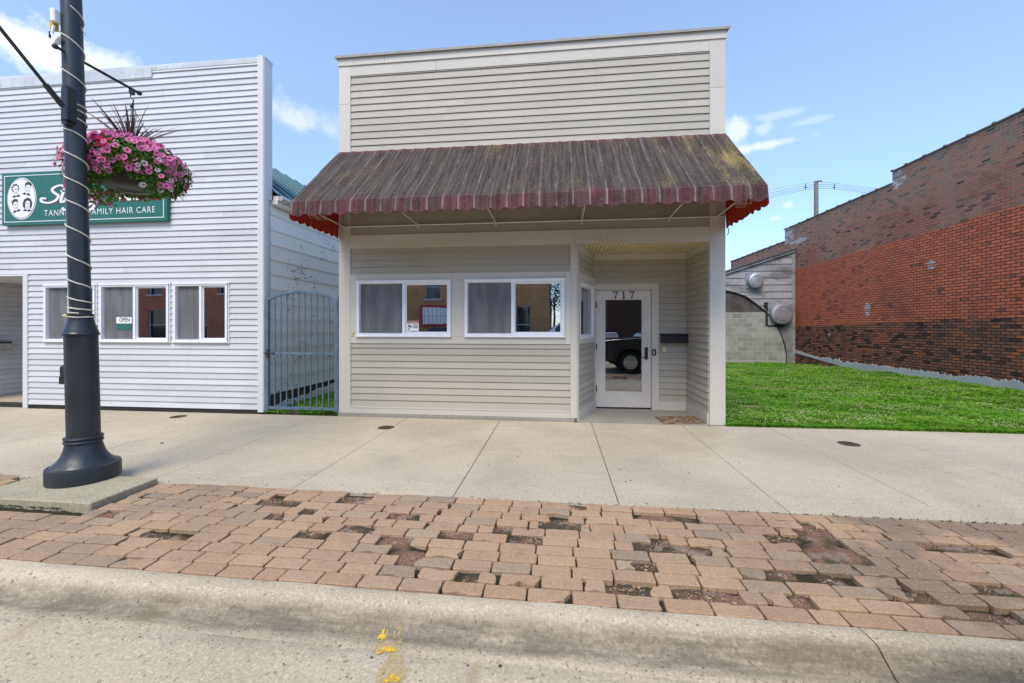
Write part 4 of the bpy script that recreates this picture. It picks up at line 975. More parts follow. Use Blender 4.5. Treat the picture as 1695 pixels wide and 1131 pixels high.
for px in (571, 693, 821, 963, 1107, 1186):
    x = fx(px); b = MB().tube([(x, YF - .035, zbar), (x, YA1 + .02, ZA1 - .02)], .011, 6); o = b.build('brace', MT['alum'], aw)
    MB().box(x - .02, x + .02, YF - .05, YF + .005, zbar - .035, zbar + .016).ball((x, YF - .045, zbar - .045), .012, 8, 5).build('clamp', MT['alum'], o)
for px in (571, 693, 821, 963, 1107, 1186):
    x = fx(px); MB().tube([(x, YF - .03, ZA0 - .10), (x, YA1 + .06, ZA1 - .03)], .009, 6).tube([(x, YF - .02, zbar), (x, YF - .02, ZA0 - .04)], .008, 6).build('rafter', MT['alum'], aw)
for (px, ex) in ((1188, .05), (571, .05)):
    x = fx(px); m = MB()
    for k in range(5):
        a = random.uniform(0, .25); m.tube([(x + (k - 2) * .03, YA1 + .1 + a, 3.18), (x + (k - 2) * .05 + .03, YA1 + .25 + a, 3.08), (x + (k - 2) * .02, YA1 + .5 + a, 3.14)], .003, 5)
    m.build('lacing', MT['cord'], aw)
# dangling hook at right
MB().tube([(XR + .02, YF - .03, 3.0), (XR + .03, YF - .04, 2.9), (XR + .01, YF - .04, 2.86)], .006, 6).build('hook', MT['black'], aw)

# ================================================================== WHITE BUILDING
WXR = fx(436.5); WXL = -16.0; ZW = 6.12
def wx(px): return fx(px)
wb = thing('salon_building', 'white vinyl sided shop with a green sign and three sliding windows', 'building', (-10, YF + 2, 0))
px0, px1 = wx(38.7), wx(46.4); zo = PY(43, 457, YF)[1]
def wz(py, px): return PY(px, py, YF)[1]
WIN = []
for (a, b, t_, b_, mu) in ((74.6, 158.5, 472.5, 564, 115), (166.4, 280, 470.8, 566, 223), (288.5, 377.3, 469.4, 567, 332.5)):
    WIN.append((wx(a), wx(b), wz(b_, (a + b) / 2), wz(t_, (a + b) / 2), wx(mu)))
zt_, zb_ = sum(w[3] for w in WIN) / 3, sum(w[2] for w in WIN) / 3
WIN = [(w[0], w[1], zb_, zt_, w[4]) for w in WIN]
rec = (-11.8, px0, -1, zo)
hol = [(w[0] - .0, w[1] + .0, w[2], w[3]) for w in WIN] + [(rec[0], px1, -1, zo + .03)]
lap((0, YF + .02), AX, NF, WXL, WXR - .10, .07, ZW - .11, .1035, hol, proud=.024, slot=.002, seed=31).build('siding', MT['vinyl'], wb)
wallh((0, YF + .02), AX, NF, WXL, WXR - .02, .0, ZW - .02, [(w[0] + .01, w[1] - .01, w[2] + .01, w[3] - .01) for w in WIN] + [rec], -.17, -.005).build('wall', MT['vinyl'], wb)
T = MB(); T.box(WXR - .10, WXR, YF - .018, YF + .03, .03, ZW - .004); T.box(WXR - .001, WXR + .004, YF + .031, YF + .21, 3.7, ZW - .03); T.box(WXR, WXR + .012, YF - .006, YF + .10, .03, ZW - .05)
T.build('corner_trim', MT['vtrim'], wb, bevel=.003); T = MB()
T.box(px0, px1, YF - .012, YF + .03, 0, zo + .03); T.box(rec[0], px0 - .001, YF - .010, YF + .03, zo, zo + .028)
T.build('entry_trim', MT['vtrim'], wb, bevel=.003)
T = MB(); xs0 = wx(252); T.box(WXL, xs0, YF - .014, YF + .2, ZW - .235, ZW - .065); T.box(xs0 + .001, WXR - .1, YF - .004, YF + .2, ZW - .11, ZW - .05); T.box(WXL, WXR + .01, YF + .02, YF + .215, ZW - .049, ZW)
T.build('parapet_flashing', painted_siding('stained_flashing', (.60, .63, .66), .5, .1, peel=.5), wb)
MB().box(WXL, WXR - .01, YF + .012, YF + .2, -.02, .06).build('foundation', MT['darkgap'], wb)
for w in WIN:
    o = window(wb, (0, YF - .002), AX, NF, *w[:4], mull=w[4], fr=.04); MB()
    c = MB()
    for (p, q, r, s) in ((w[0] - .03, w[1] + .03, w[3] + .009, w[3] + .028), (w[0] - .03, w[1] + .03, w[2] - .028, w[2] - .013), (w[0] - .03, w[0] - .013, w[2] - .013, w[3] + .009), (w[1] + .013, w[1] + .03, w[2] - .013, w[3] + .009)): c.box(p, q, YF - .010, YF + .02, r, s)
    c.build('channel', MT['vtrim'], o)
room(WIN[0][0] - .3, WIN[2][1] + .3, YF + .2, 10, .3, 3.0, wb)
# things standing inside the window
for (a, b, z0, z1, c) in ((96, 108, 528, 556, (.05, .10, .22)), (188, 205, 535, 560, (.13, .03, .16)), (205, 216, 545, 560, (.04, .14, .25))):
    x0, z0_ = PY(a, z1, YF + .35); x1, z1_ = PY(b, z0, YF + .35)
    th = thing('product_display', {96: 'blue bottle display inside the leftmost salon window', 188: 'purple display case behind the open sign', 205: 'blue display case at the right of the open sign'}[a], 'display', ((x0 + x1) / 2, YF + .35, z0_))
    k_ = simple('display_%d' % a, c, .4)
    MB().rbox(x0, x1, YF + .3, YF + .42, z0_, z1_, .02).build('case', k_, th); MB().box(x0 + .01, x1 - .01, YF + .285, YF + .299, z0_ + .05, z0_ + .09).build('band', MT['white'], th)
# open sign on second window
ox0, ox1 = wx(190.5), wx(216); oz0, oz1 = wz(546, 203), wz(525, 203); oy = YF + .022
os_ = thing('open_sign', 'white and teal OPEN sign hanging in the middle salon window', 'sign', ((ox0 + ox1) / 2, oy, oz0))
MB().box(ox0, ox1, oy - .002, oy + .002, oz0 + (oz1 - oz0) * .5, oz1).build('upper_card', MT['white'], os_); MB().box(ox0, ox1, oy - .002, oy + .002, oz0, oz0 + (oz1 - oz0) * .5 - .001).build('lower_card', MT['tealS'], os_)
text_on('OPEN', (0, oy), AX, NF, ox0 + .06, oz0 + (oz1 - oz0) * .62, .11, d=.003, wid=(ox1 - ox0) * .68, extrude=.0005, bold=.002).build('lettering', MT['tealS'], os_)
text_on('come in', (0, oy), AX, NF, ox0 + .14, oz0 + .04, .035, d=.003, extrude=.0005, bold=.0005) if False else None
# recess of the left entrance
MB().box(rec[0] - .1, rec[0] - .004, YF + .2, 8.6, 0, zo).box(rec[0], px1, 8.6, 8.7, 0, zo).box(px1 + .004, px1 + .1, YF + .2, 8.6, 0, zo).build('recess_wall', MT['vinyl'], wb)
lap((rec[0], 0), (0, 1), (1, 0), YF + .03, 8.58, .06, zo - .01, .1035, seed=40, joints=False).build('siding', MT['vinyl'], wb)
lap((0, 8.598), AX, NF, rec[0] + .03, px1 - .1, .06, zo - .01, .1035, seed=41).build('siding', MT['vinyl'], wb)
MB().box(rec[0], px1, YF + .031, 8.6, zo + .001, zo + .05).build('recess_ceiling', MT['vtrim'], wb)
struct(MB().box(rec[0], px1, YF - .018, 8.6, -.1, .004).build('entry_floor', MT['walk']))
yy, zz = PXp(2, 578, rec[0] + .05); mb2 = thing('mailbox', 'pale letter box with dark lid on the entry wall of the white shop', 'mailbox', (rec[0] + .07, yy, zz))
MB().box(rec[0] + .025, rec[0] + .12, yy - .16, yy + .12, zz, zz + .12).build('box', simple('beige_metal', (.42, .42, .34), .5), mb2, bevel=.004); MB().box(rec[0] + .022, rec[0] + .13, yy - .165, yy + .125, zz + .121, zz + .16).build('lid', simple('green_black', (.03, .05, .04), .4), mb2, bevel=.004)
# body + side wall with wide peeling boards, gap rotted at the foot
ey = 3.74
def foot(y): return .10 + .12 * mnoise.noise(Vector((y * 1.3, 0, 0)))
m = MB(); z = .30; rng = random.Random(4); BH = .264
while z < ey - .02:
    ztop = min(z + BH, ey - .02); y = YF + .211
    while y < 19:
        yy = min(19, y + rng.uniform(2.2, 4)); m.add([(WXR - .06, y, z), (WXR - .025, y, z), (WXR - .045, y, ztop), (WXR - .06, y, ztop), (WXR - .06, yy - .003, z), (WXR - .025, yy - .003, z), (WXR - .045, yy - .003, ztop), (WXR - .06, yy - .003, ztop)], [(0, 1, 2, 3), (7, 6, 5, 4), (0, 4, 5, 1), (1, 5, 6, 2), (2, 6, 7, 3), (3, 7, 4, 0)]); y = yy
    z += BH
m.build('side_siding', MT['peel'], wb)
m = MB(); ys = np.arange(YF + .1, 14, .04); vs = []; fs = []
for y in ys: vs += [(WXR - .022, y, -.1), (WXR - .022, y, max(.02, .10 + .20 * (y - 7.0) / 3 + .05 * mnoise.noise(Vector((y * 3, 0, 0))) + .02 * mnoise.noise(Vector((y * 13, 1, 0)))))]
for i in range(len(ys) - 1): fs.append((2 * i, 2 * i + 2, 2 * i + 3, 2 * i + 1))
m.add(vs, fs); m.build('broken_skirt', MT['peel'], wb)
MB().box(WXR - .3, WXR - .07, YF + .22, 19, -.1, ey).build('side_wall', simple('rotted_sheathing', (.12, .07, .045), .9, var=.4, sc=4), wb)
m = MB(); RX, RZ = WXR - 2.0, ey + 1.54
y = YF + .215
while y < 18.6:
    m.add([(WXR + .12, y, ey + .06), (WXR + .12, y + .40, ey + .06), (RX, y + .40, RZ + .12), (RX, y, RZ + .12)], [(0, 1, 2, 3)]); m.tube([(WXR + .12, y, ey + .075), (RX, y, RZ + .135)], .018, 6); y += .40
m.add([(WXL, YF + .3, ey - .3), (WXL, 19, ey - .3), (RX, 19, RZ + .12), (RX, YF + .3, RZ + .12)], [(0, 1, 2, 3)])
m.build('metal_roof', MT['teal'], wb, recalc=False)
m = MB(); m.box(WXR - .02, WXR + .10, YF + .212, 19, ey - .10, ey - .03); m.box(WXR + .02, WXR + .115, YF + .212, 19, ey - .029, ey + .045); m.build('fascia', MT['peel'], wb)
MB().tube([(WXR + .155, YF + .212, ey + .0), (WXR + .155, 18.9, ey - .02)], .045, 10).build('gutter', simple('old_gutter', (.5, .5, .49), .5, var=.3), wb, smooth=True)
MB().box(WXL, WXL + .1, YF + .3, 19, 0, ey - .35).box(WXL, WXR - .3, 18.9, 19, 0, ey).build('wall', MT['vinyl'], wb)

# --- salon sign
def sgx(px): return PY(px, 540, YF - .07)[0]
SX0, SX1 = sgx(3), sgx(276); SZ0, SZ1 = PY(140, 369.5, YF - .07)[1], PY(140, 280.5, YF - .07)[1]; SY = YF - .07
sg = thing('salon_sign', 'green painted sign with white script lettering and an oval of four heads', 'sign', ((SX0 + SX1) / 2, SY, SZ0))
MB().box(SX0, SX1, SY, YF - .004, SZ0, SZ1).build('board', MT['greenS'], sg, bevel=.006)
m = MB(); b = .055; w = .012
for (p, q, r, s) in ((SX0 + b, SX1 - b, SZ1 - b - w, SZ1 - b), (SX0 + b, SX1 - b, SZ0 + b, SZ0 + b + w), (SX0 + b, SX0 + b + w, SZ0 + b + w, SZ1 - b - w), (SX1 - b - w, SX1 - b, SZ0 + b + w, SZ1 - b - w)): m.box(p, q, SY - .003, SY - .0005, r, s)
m.build('border_line', MT['white'], sg)
SW, SH = SX1 - SX0, SZ1 - SZ0
def S(u, v): return (SX0 + u * SW, SZ0 + v * SH)      # sign coordinates 0..1
ec = S(.128, .50)
def ell(rx, rz, k=56): return [(ec[0] + rx * math.cos(2 * PI * i / k), ec[1] + rz * math.sin(2 * PI * i / k)) for i in range(k)]
erx, erz = .091 * SW, .395 * SH
MB().prism(ell(erx, erz), SY - .003, SY - .0005).build('oval', MT['white'], sg); MB().prism(ell(erx * .955, erz * .955), SY - .005, SY - .0035).build('oval_ring', MT['purple'], sg); MB().prism(ell(erx * .93, erz * .93), SY - .007, SY - .0055).build('oval_field', MT['white'], sg)
def stroke(m, pts, w, y0, y1, sub=6):
    """ribbon stroke in the sign plane through smoothed points"""
    P = [Vector(p) for p in pts]; out = []
    for i in range(len(P) - 1):
        a = P[max(i - 1, 0)]; b_ = P[i]; c_ = P[i + 1]; d = P[min(i + 2, len(P) - 1)]
        for k in range(sub):
            t_ = k / sub; out.append(.5 * ((2 * b_) + (c_ - a) * t_ + (2 * a - 5 * b_ + 4 * c_ - d) * t_ ** 2 + (3 * b_ - a - 3 * c_ + d) * t_ ** 3))
    out.append(P[-1]); L = []; Rr = []
    for i, p in enumerate(out):
        d = out[min(i + 1, len(out) - 1)] - out[max(i - 1, 0)]; d = d.normalized() if d.length > 1e-9 else Vector((1, 0))
        ww = w * (.55 + .6 * abs(d.y)) * (.5 if i in (0, len(out) - 1) else 1); nrm = Vector((-d.y, d.x)) * ww / 2; L.append(p + nrm); Rr.append(p - nrm)
    n = len(out); vs = [(p.x, y0, p.y) for p in L] + [(p.x, y0, p.y) for p in Rr] + [(p.x, y1, p.y) for p in L] + [(p.x, y1, p.y) for p in Rr]; fs = []
    for i in range(n - 1): fs += [(i, i + 1, n + i + 1, n + i), (i, 2 * n + i, 2 * n + i + 1, i + 1), (n + i, n + i + 1, 3 * n + i + 1, 3 * n + i)]
    m.add(vs, fs)
def head(cx, cz, s, hair, tilt):
    m = MB(); y0, y1 = SY - .009, SY - .0073; C = Vector((cx, cz)); ct, st = math.cos(tilt), math.sin(tilt)
    def q(x, z): return (cx + s * (x * ct - z * st), cz + s * (x * st + z * ct))
    if hair == 'short': m.prism([q(*p) for p in ((-.5, .1), (-.55, .5), (-.3, .85), (.1, .95), (.5, .8), (.6, .45), (.5, .15), (.42, .42), (.1, .5), (-.3, .42), (-.42, .1))], y0, y1)
    elif hair == 'long': m.prism([q(*p) for p in ((-.75, -.5), (-.85, .1), (-.65, .7), (-.1, 1.0), (.45, .85), (.8, .3), (.75, -.4), (.45, -.75), (.5, -.1), (.35, .45), (-.1, .6), (-.4, .3), (-.45, -.2), (-.35, -.75))], y0, y1)
    else:
        for (x, z, r) in ((-.5, .5, .16), (-.2, .75, .18), (.15, .8, .16), (.45, .55, .15), (-.6, .15, .13), (.58, .2, .13), (-.5, -.15, .12), (.5, -.1, .1)):
            m.prism([q(x + r * math.cos(2 * PI * i / 10), z + r * math.sin(2 * PI * i / 10)) for i in range(10)], y0 - abs(x) * .0001, y1)
    for (x0, x1, z) in ((-.28, -.08, .12), (.12, .32, .12)): m.prism([q(x0, z), q(x1, z), q(x1, z + .06), q(x0, z + .06)], y0, y1)
    m.prism([q(-.12, -.32), q(.16, -.32), q(.12, -.4), q(-.08, -.4)], y0, y1); stroke(m, [q(.04, .1), q(.08, -.08), q(.0, -.14)], s * .05, y0, y1)
    m.prism([q(-.75, -1.0), q(-.3, -.72), q(0, -.95), q(.35, -.72), q(.8, -1.0), q(.3, -1.12), q(0, -1.02), q(-.4, -1.12)], y0, y1); stroke(m, [q(-.42, .1), q(-.38, -.3), q(-.1, -.6), q(.2, -.58), q(.42, -.25), q(.46, .15)], s * .035, y0, y1); m.build('printed_head', MT['ink'], sg)
hs = SH * .125
head(ec[0] - erx * .40, ec[1] + erz * .42, hs, 'curly', .1); head(ec[0] + erx * .42, ec[1] + erz * .50, hs, 'short', -.2); head(ec[0] - erx * .42, ec[1] - erz * .30, hs, 'short', .25); head(ec[0] + erx * .42, ec[1] - erz * .28, hs, 'long', -.1)
# script lettering, strokes in sign units (u across 0..1, v up 0..1)
AR = SH / SW
def scr(strokes, u0, v0, su, sv, slant=.30):
    out = []
    for s in strokes: out.append([S(u0 + su * (x + slant * z), v0 + sv * z) for x, z in s])
    return out
LT = {'S': [[(.95, .88), (.7, 1.0), (.35, .92), (.22, .74), (.45, .55), (.72, .38), (.6, .12), (.2, .0), (-.25, .1), (-.3, .28), (0, .25)]],
      't': [[(.15, 1.0), (.1, .3), (.15, .02), (.42, .1)], [(-.1, .66), (.45, .66)]], 'y': [[(0, .55), (.02, .2), (.2, .08), (.4, .5), (.3, -.25), (.05, -.45), (-.1, -.3)]],
      'l': [[(.12, 1.0), (.05, .3), (.12, .02), (.3, .1)]], 'i': [[(.1, .55), (.05, .15), (.14, .02), (.3, .1)], [(.13, .8), (.15, .84)]],
      'n': [[(.02, .55), (.0, .02)], [(.02, .38), (.22, .56), (.34, .45), (.28, .1), (.42, .04)]], 'g': [[(.42, .5), (.2, .58), (.02, .3), (.15, .05), (.36, .2), (.42, .52), (.3, -.3), (.05, -.48), (-.15, -.3), (.3, .0)]],
      'T': [[(-.1, .85), (.3, .98), (.8, .95), (1.0, 1.05)], [(.45, .95), (.3, .4), (.12, .0), (-.05, .08)]], 'o': [[(.3, .5), (.08, .42), (.02, .15), (.18, .02), (.36, .2), (.3, .5), (.45, .45)]],
      'u': [[(.02, .55), (.0, .15), (.15, .02), (.33, .25), (.36, .55), (.33, .1), (.45, .04)]], 'c': [[(.36, .45), (.2, .56), (.02, .3), (.12, .03), (.36, .12)]], 'h': [[(.08, 1.0), (.0, .02)], [(.02, .35), (.24, .56), (.36, .42), (.3, .1), (.44, .04)]]}
def word(w, u0, v0, su, sv, adv):
    res = []; u = u0
    for ch_ in w: res += scr(LT[ch_], u, v0, su, sv); u += adv[ch_] * su
    return res
ADV = dict(S=.85, t=.42, y=.5, l=.3, i=.28, n=.48, g=.55, T=.62, o=.5, u=.5, c=.42, h=.5)
st1 = word('Styling', .275, .40, .098, .32, ADV) + word('Touch', .66, .40, .098, .32, ADV)
m1 = MB(); m2 = MB()
for s in st1:
    stroke(m1, s, .052, SY - .007, SY - .003); stroke(m2, [(p[0] + .022, p[1] - .022) for p in s], .052, SY - .0025, SY - .0005)
m1.build('script_lettering', MT['white'], sg, recalc=False); m2.build('lettering_shadow', MT['purple'], sg, recalc=False)
a_ = S(.268, .155); text_on('TANNING & FAMILY HAIR CARE', (0, SY), AX, NF, a_[0], a_[1], .155, d=.003, wid=.665 * SW, extrude=.001, bold=-.0012, space=1.15).build('capital_lettering', MT['white'], sg)
a_ = S(.50, .76); text_on("JT'S", (0, SY), AX, NF, a_[0], a_[1], .13, d=.003, wid=.07 * SW, extrude=.001).build('capital_lettering', MT['white'], sg)

# ================================================================== GATE in the alley
GX0, GX1 = fx(437.5), fx(560.5); GY = YF + .02
gt = thing('metal_gate', 'blue grey arched metal gate closing the alley between the shops', 'gate', ((GX0 + GX1) / 2, GY, 0))
gz = lambda x: 1.955 + .135 * (1 - ((x - (GX0 + GX1) / 2) / ((GX1 - GX0) / 2 - .06)) ** 2)
gx0, gx1 = GX0 + .045, GX1 - .075
m = MB(); m.box(GX0 + .015, GX0 + .07, GY - .025, GY + .025, .03, gz(GX0 + .07) + .01).box(gx1, gx1 + .045, GY - .022, GY + .022, .06, gz(gx1) + .01)
m.box(GX0 + .07, gx1, GY - .02, GY + .02, .085, .13)
pts = [(GX0 + .02 + (gx1 + .03 - GX0 - .02) * i / 24, GY, 0) for i in range(25)]; pts = [(p[0], p[1], gz(p[0]) - .0) for p in pts]
vs = []; fs = []
for p in pts:
    for (dy, dz) in ((-.024, -.022), (.024, -.022), (.024, .022), (-.024, .022)): vs.append((p[0], p[1] + dy, p[2] + dz))
for i in range(24):
    for k in range(4): fs.append((i * 4 + k, i * 4 + (k + 1) % 4, i * 4 + 4 + (k + 1) % 4, i * 4 + 4 + k))
fs += [(0, 1, 2, 3), (99, 98, 97, 96)]; m.add(vs, fs); m.build('frame', MT['gate'], gt, bevel=.003)
for k in range(10):
    x = GX0 + .07 + (gx1 - GX0 - .07) * (k + 1) / 11; MB().box(x - .0085, x + .0085, GY - .0085, GY + .0085, .13, gz(x) - .02).build('bar', MT['gate'], gt)
MB().box(GX0 + .03, gx1 + .01, GY - .034, GY - .009, 1.02, 1.055).build('middle_rail', MT['gate'], gt, bevel=.002)
MB().box(GX0 + .055, GX0 + .105, GY - .05, GY - .025, .96, 1.11).box(GX0 + .02, GX0 + .2, GY - .055, GY - .036, 1.03, 1.05).build('latch', MT['darkgap'], gt); MB().box(GX0 + .19, GX0 + .25, GY - .03, GY - .012, .955, 1.015).build('padlock', MT['gate'], gt, bevel=.004)
MB().box(gx1 + .052, gx1 + .072, GY - .022, GY + .022, .05, 2.0).build('hinge_post', MT['gate'], gt)
for z in (.5, 1.0, 1.8): MB().lathe((gx1 + .048, GY - .028, z), [(.012, 0), (.012, .1)], 10).build('hinge', MT['gate'], gt)
# alley ground
m = MB(); vs = []; fs = []; nx_, ny_ = 12, 60
for i in range(nx_ + 1):
    for j in range(ny_ + 1):
        x = GX0 - .2 + (GX1 - GX0 + .35) * i / nx_; y = YF - .01 + 12 * j / ny_; vs.append((x, y, -.01 + .02 * mnoise.noise(Vector((x * 3, y * 3, 0))) + .02 * min(1, (y - YF) / 1)))
for i in range(nx_):
    for j in range(ny_): a = i * (ny_ + 1) + j; fs.append((a, a + ny_ + 1, a + ny_ + 2, a + 1))
m.add(vs, fs); struct(m.build('alley_ground', MT['soil'], smooth=True))

# ================================================================== BRICK BUILDING (right)
XW = 10.2
bb = thing('brick_building', 'long red brick building side wall with stepped parapet beside the lawn', 'building', (XW + 4, 15, 0))
steps = [(6.6, 13.93, 6.23), (13.93, 20.0, 5.86), (20.0, 25.9, 5.32)]
m = MB()
for (a, b, z) in steps: m.box(XW, XW + .35, a, b - .0005, -.2, z)
m.box(XW + .351, XW + 9, 6.6, 6.95, -.2, 6.5).box(XW + 8.7, XW + 9, 6.951, 25.9, -.2, 5.3).box(XW + .351, XW + 8.69, 25.6, 25.9, -.2, 5.3); m.build('wall', MT['brick'], bb)
MB().box(XW + .352, XW + 8.69, 6.96, 25.59, 5.0, 5.1).build('roof', MT['roofm'], bb)
m = MB(); rng = random.Random(2)
for (a, b, z) in steps:
    y = a; m = MB()
    while y < b - .1:
        l = min(.62, b - y); dz = rng.uniform(-.006, .008)
        m.box(XW - .03, XW + .38, y + .004, y + l - .004, z + .001 + dz, z + .045 + dz)
        m.box(XW - .045, XW + .39, y + l - .05, y + l + .02, z + .012 + dz, z + .066 + dz); y += l
    m.build('coping', MT['coping'], bb, bevel=.006)
# parging along the foot with a ragged top
m = MB(); ys = np.arange(6.6, 19.3, .03); vs = []; fs = []
for y in ys:
    h = .21 + .05 * (19 - y) / 12 + .10 * mnoise.noise(Vector((y * 1.2, 3, 0))) + .07 * mnoise.noise(Vector((y * 5, 0, 0))) + .04 * mnoise.noise(Vector((y * 17, 0, 0))) + .03 * random.uniform(-1, 1)
    base = -.2 if y < 16.3 else .05 + (y - 16.3) * .10
    if y > 16.3: h = max(h + .05, base + .06 + .03 * (y - 16.3)) 
    h = h if y < 17 else max(h, base + .05)
    vs += [(XW - .015, y, base), (XW - .016, y, h), (XW - .001, y, h)]
for i in range(len(ys) - 1): fs += [(3 * i, 3 * i + 3, 3 * i + 4, 3 * i + 1), (3 * i + 1, 3 * i + 4, 3 * i + 5, 3 * i + 2)]
m.add(vs, fs); m.build('parging', MT['parge'], bb, recalc=False)

# --- grey lean-to
YN = 19.2; nx0, nz0 = PY(1196, 453, YN); nx1, nz1 = XW - .005, PY(1316, 414, YN)[1]
def nP(px, py, Y=YN): return PY(px, py, Y)
sl = (nz1 - nz0) / (nx1 - nx0); top = lambda x: nz0 + sl * (x - nx0) - .08
an = thing('lean_to', 'weathered grey lean-to shed with block base against the brick wall', 'shed', (8.5, YN, -.15))
NXL = 3.2
zblk = nP(1230, 517)[1]
m = lap((0, YN), AX, NF, NXL, nx1 - .12, zblk + .3, 5, .30, proud=.03, topfn=top, seed=50, joints=False); m.build('board_siding', MT['annex'], an)
MB().prism([(NXL, -.2), (nx1, -.2), (nx1, top(nx1) - .02), (NXL, top(NXL) - .02)], YN + .002, YN + 5).build('wall', MT['annex'], an)
m = MB().box(nx1 - .12, nx1, YN - .04, YN + .01, -.2, top(nx1) - .03); m.build('corner_board', MT['annex'], an)
MB().prism([(NXL - .2, top(NXL - .2)), (nx1, top(nx1)), (nx1, top(nx1) + .12), (NXL - .2, top(NXL - .2) + .12)], YN - .10, YN + .02).build('fascia', MT['annex'], an)
MB().prism([(NXL - .2, top(NXL - .2) + .121), (nx1, top(nx1) + .121), (nx1, top(nx1) + .17), (NXL - .2, top(NXL - .2) + .17)], YN - .16, YN + 5).build('roof', MT['roofm'], an)
# block wall below the curved flashing line, and its sooty gable
crv = [nP(*p) for p in ((1180, 478), (1200, 482), (1216, 486), (1232, 492), (1248, 503), (1262, 514), (1275, 527), (1284, 541), (1291, 556), (1296, 572), (1298.5, 588), (1299, 604))]
poly = [(crv[0][0] - 2.2, -.25)] + [(crv[0][0] - 2.2, crv[0][1])] + crv + [(crv[-1][0], -.25)]
cut = [(p[0], min(p[1], zblk)) for p in poly]
MB().prism(cut, YN - .14, YN + .001).build('block_wall', MT['block'], an)
up_ = [p for p in crv if p[1] > zblk]; poly2 = [(crv[0][0] - 2.2, zblk + .001), (crv[0][0] - 2.2, crv[0][1])] + up_ + [(up_[-1][0] + .12, zblk + .001)]
MB().prism(poly2, YN - .12, YN + .001).build('sooty_gable', MT['darkwood'], an)
for px in (1208, 1224, 1240): q = nP(px, 500)[0]; MB().box(q - .006, q + .006, YN - .126, YN - .119, zblk, nP(px, 500)[1] + .1).build('batten', MT['tar'], an)
MB().tube([(p[0], YN - .145, p[1] + .01 * random.uniform(-1, 1)) for p in crv], [.03, .04, .03, .05, .03, .035, .03, .03, .025, .03, .02, .02], 7).build('tar_seam', MT['tar'], an, smooth=True)
MB().tube([(p[0] + .02, YN - .15, p[1] + .055) for p in crv[1:7]], .012, 6).build('cable', MT['alum'], an)
MB().prism([(crv[-1][0] + .01, -.25), (nx1 - .121, -.25), (nx1 - .121, zblk + .29), (crv[5][0] + .02, zblk + .29), (crv[6][0], crv[6][1] + .02), (crv[8][0] + .01, crv[8][1])], YN - .03, YN + .001).build('patch_panel', simple('stained_render', (.20, .20, .19), .85, var=.3, sc=2), an)
def dome_vent(px, py, r, label, dep, mt, plate, neck):
    x, z = nP(px, py, YN - dep); v = thing('exhaust_vent', label, 'vent', (x, YN - .05, z - r), 'exhaust vents on the lean-to')
    s = r * plate; MB().box(x - s - .02, x + s - .06, YN - .075, YN - .032, z - s, z + s).build('wall_plate', MT['galv'], v)
    pr = [(r * .55, -.05), (r * .56, -.05 - neck)]; MB().lathe((x - .03, YN, z), pr, 24, 'y').build('neck', MT['galv'], v, smooth=True)
    b = -.05 - neck; MB().lathe((x, YN, z), [(r * .6, b + .02), (r * .97, b + .01), (r, b - .02), (r, b - .05), (r * .985, b - .15), (r * .93, b - .19), (r * .72, b - .215), (r * .70, b - .200), (r * .66, b - .198), (r * .64, b - .222), (r * .3, b - .235), (.004, b - .238)], 36, 'y').build('dome', mt, v, smooth=True)
    return v
dome_vent(1251, 464.5, .33, 'small galvanised exhaust vent high on the grey lean-to', .2, MT['galv'], 1.0, .02)
v2 = dome_vent(1294.5, 519.5, .46, 'large shiny exhaust vent low beside the brick wall', .3, MT['alcap'], .95, .12)
x, z = nP(1294.5, 519.5, YN - .3); MB().box(x - .6, x - .5, YN - .16, YN - .03, z - .52, z + .5).box(x - .5, x + .15, YN - .16, YN - .03, z - .56, z - .49).build('frame', MT['tar'], v2)
# second low part behind to close the view left
# ================================================================== LAWN
def lz(x, y):
    f = max(0, min(1, (y - 6.5) / 12.7)); return .005 + (-.16) * f ** 1.5 + .07 * math.sin(f * PI) * min(1, max(0, (x - 6) / 4)) + .035 * mnoise.noise(Vector((x * .6, y * .6, 0))) + .012 * mnoise.noise(Vector((x * 3, y * 3, 0)))
m = MB(); vs = []; fs = []; nx_, ny_ = 60, 90
X0, X1, Y0, Y1 = 2.49, XW + .02, YF - .03, 19.3
for i in range(nx_ + 1):
    for j in range(ny_ + 1):
        x = X0 + (X1 - X0) * i / nx_; y = Y0 + (Y1 - Y0) * j / ny_; vs.append((x, y, lz(x, y) - .01 if j else -.01))
for i in range(nx_):
    for j in range(ny_): a = i * (ny_ + 1) + j; fs.append((a, a + ny_ + 1, a + ny_ + 2, a + 1))
m.add(vs, fs); tag(struct(m.build('lawn_soil', simple('lawn_soil', (.055, .085, .018), .95, var=.4, sc=6), smooth=True)), 'soil under the lawn', None)
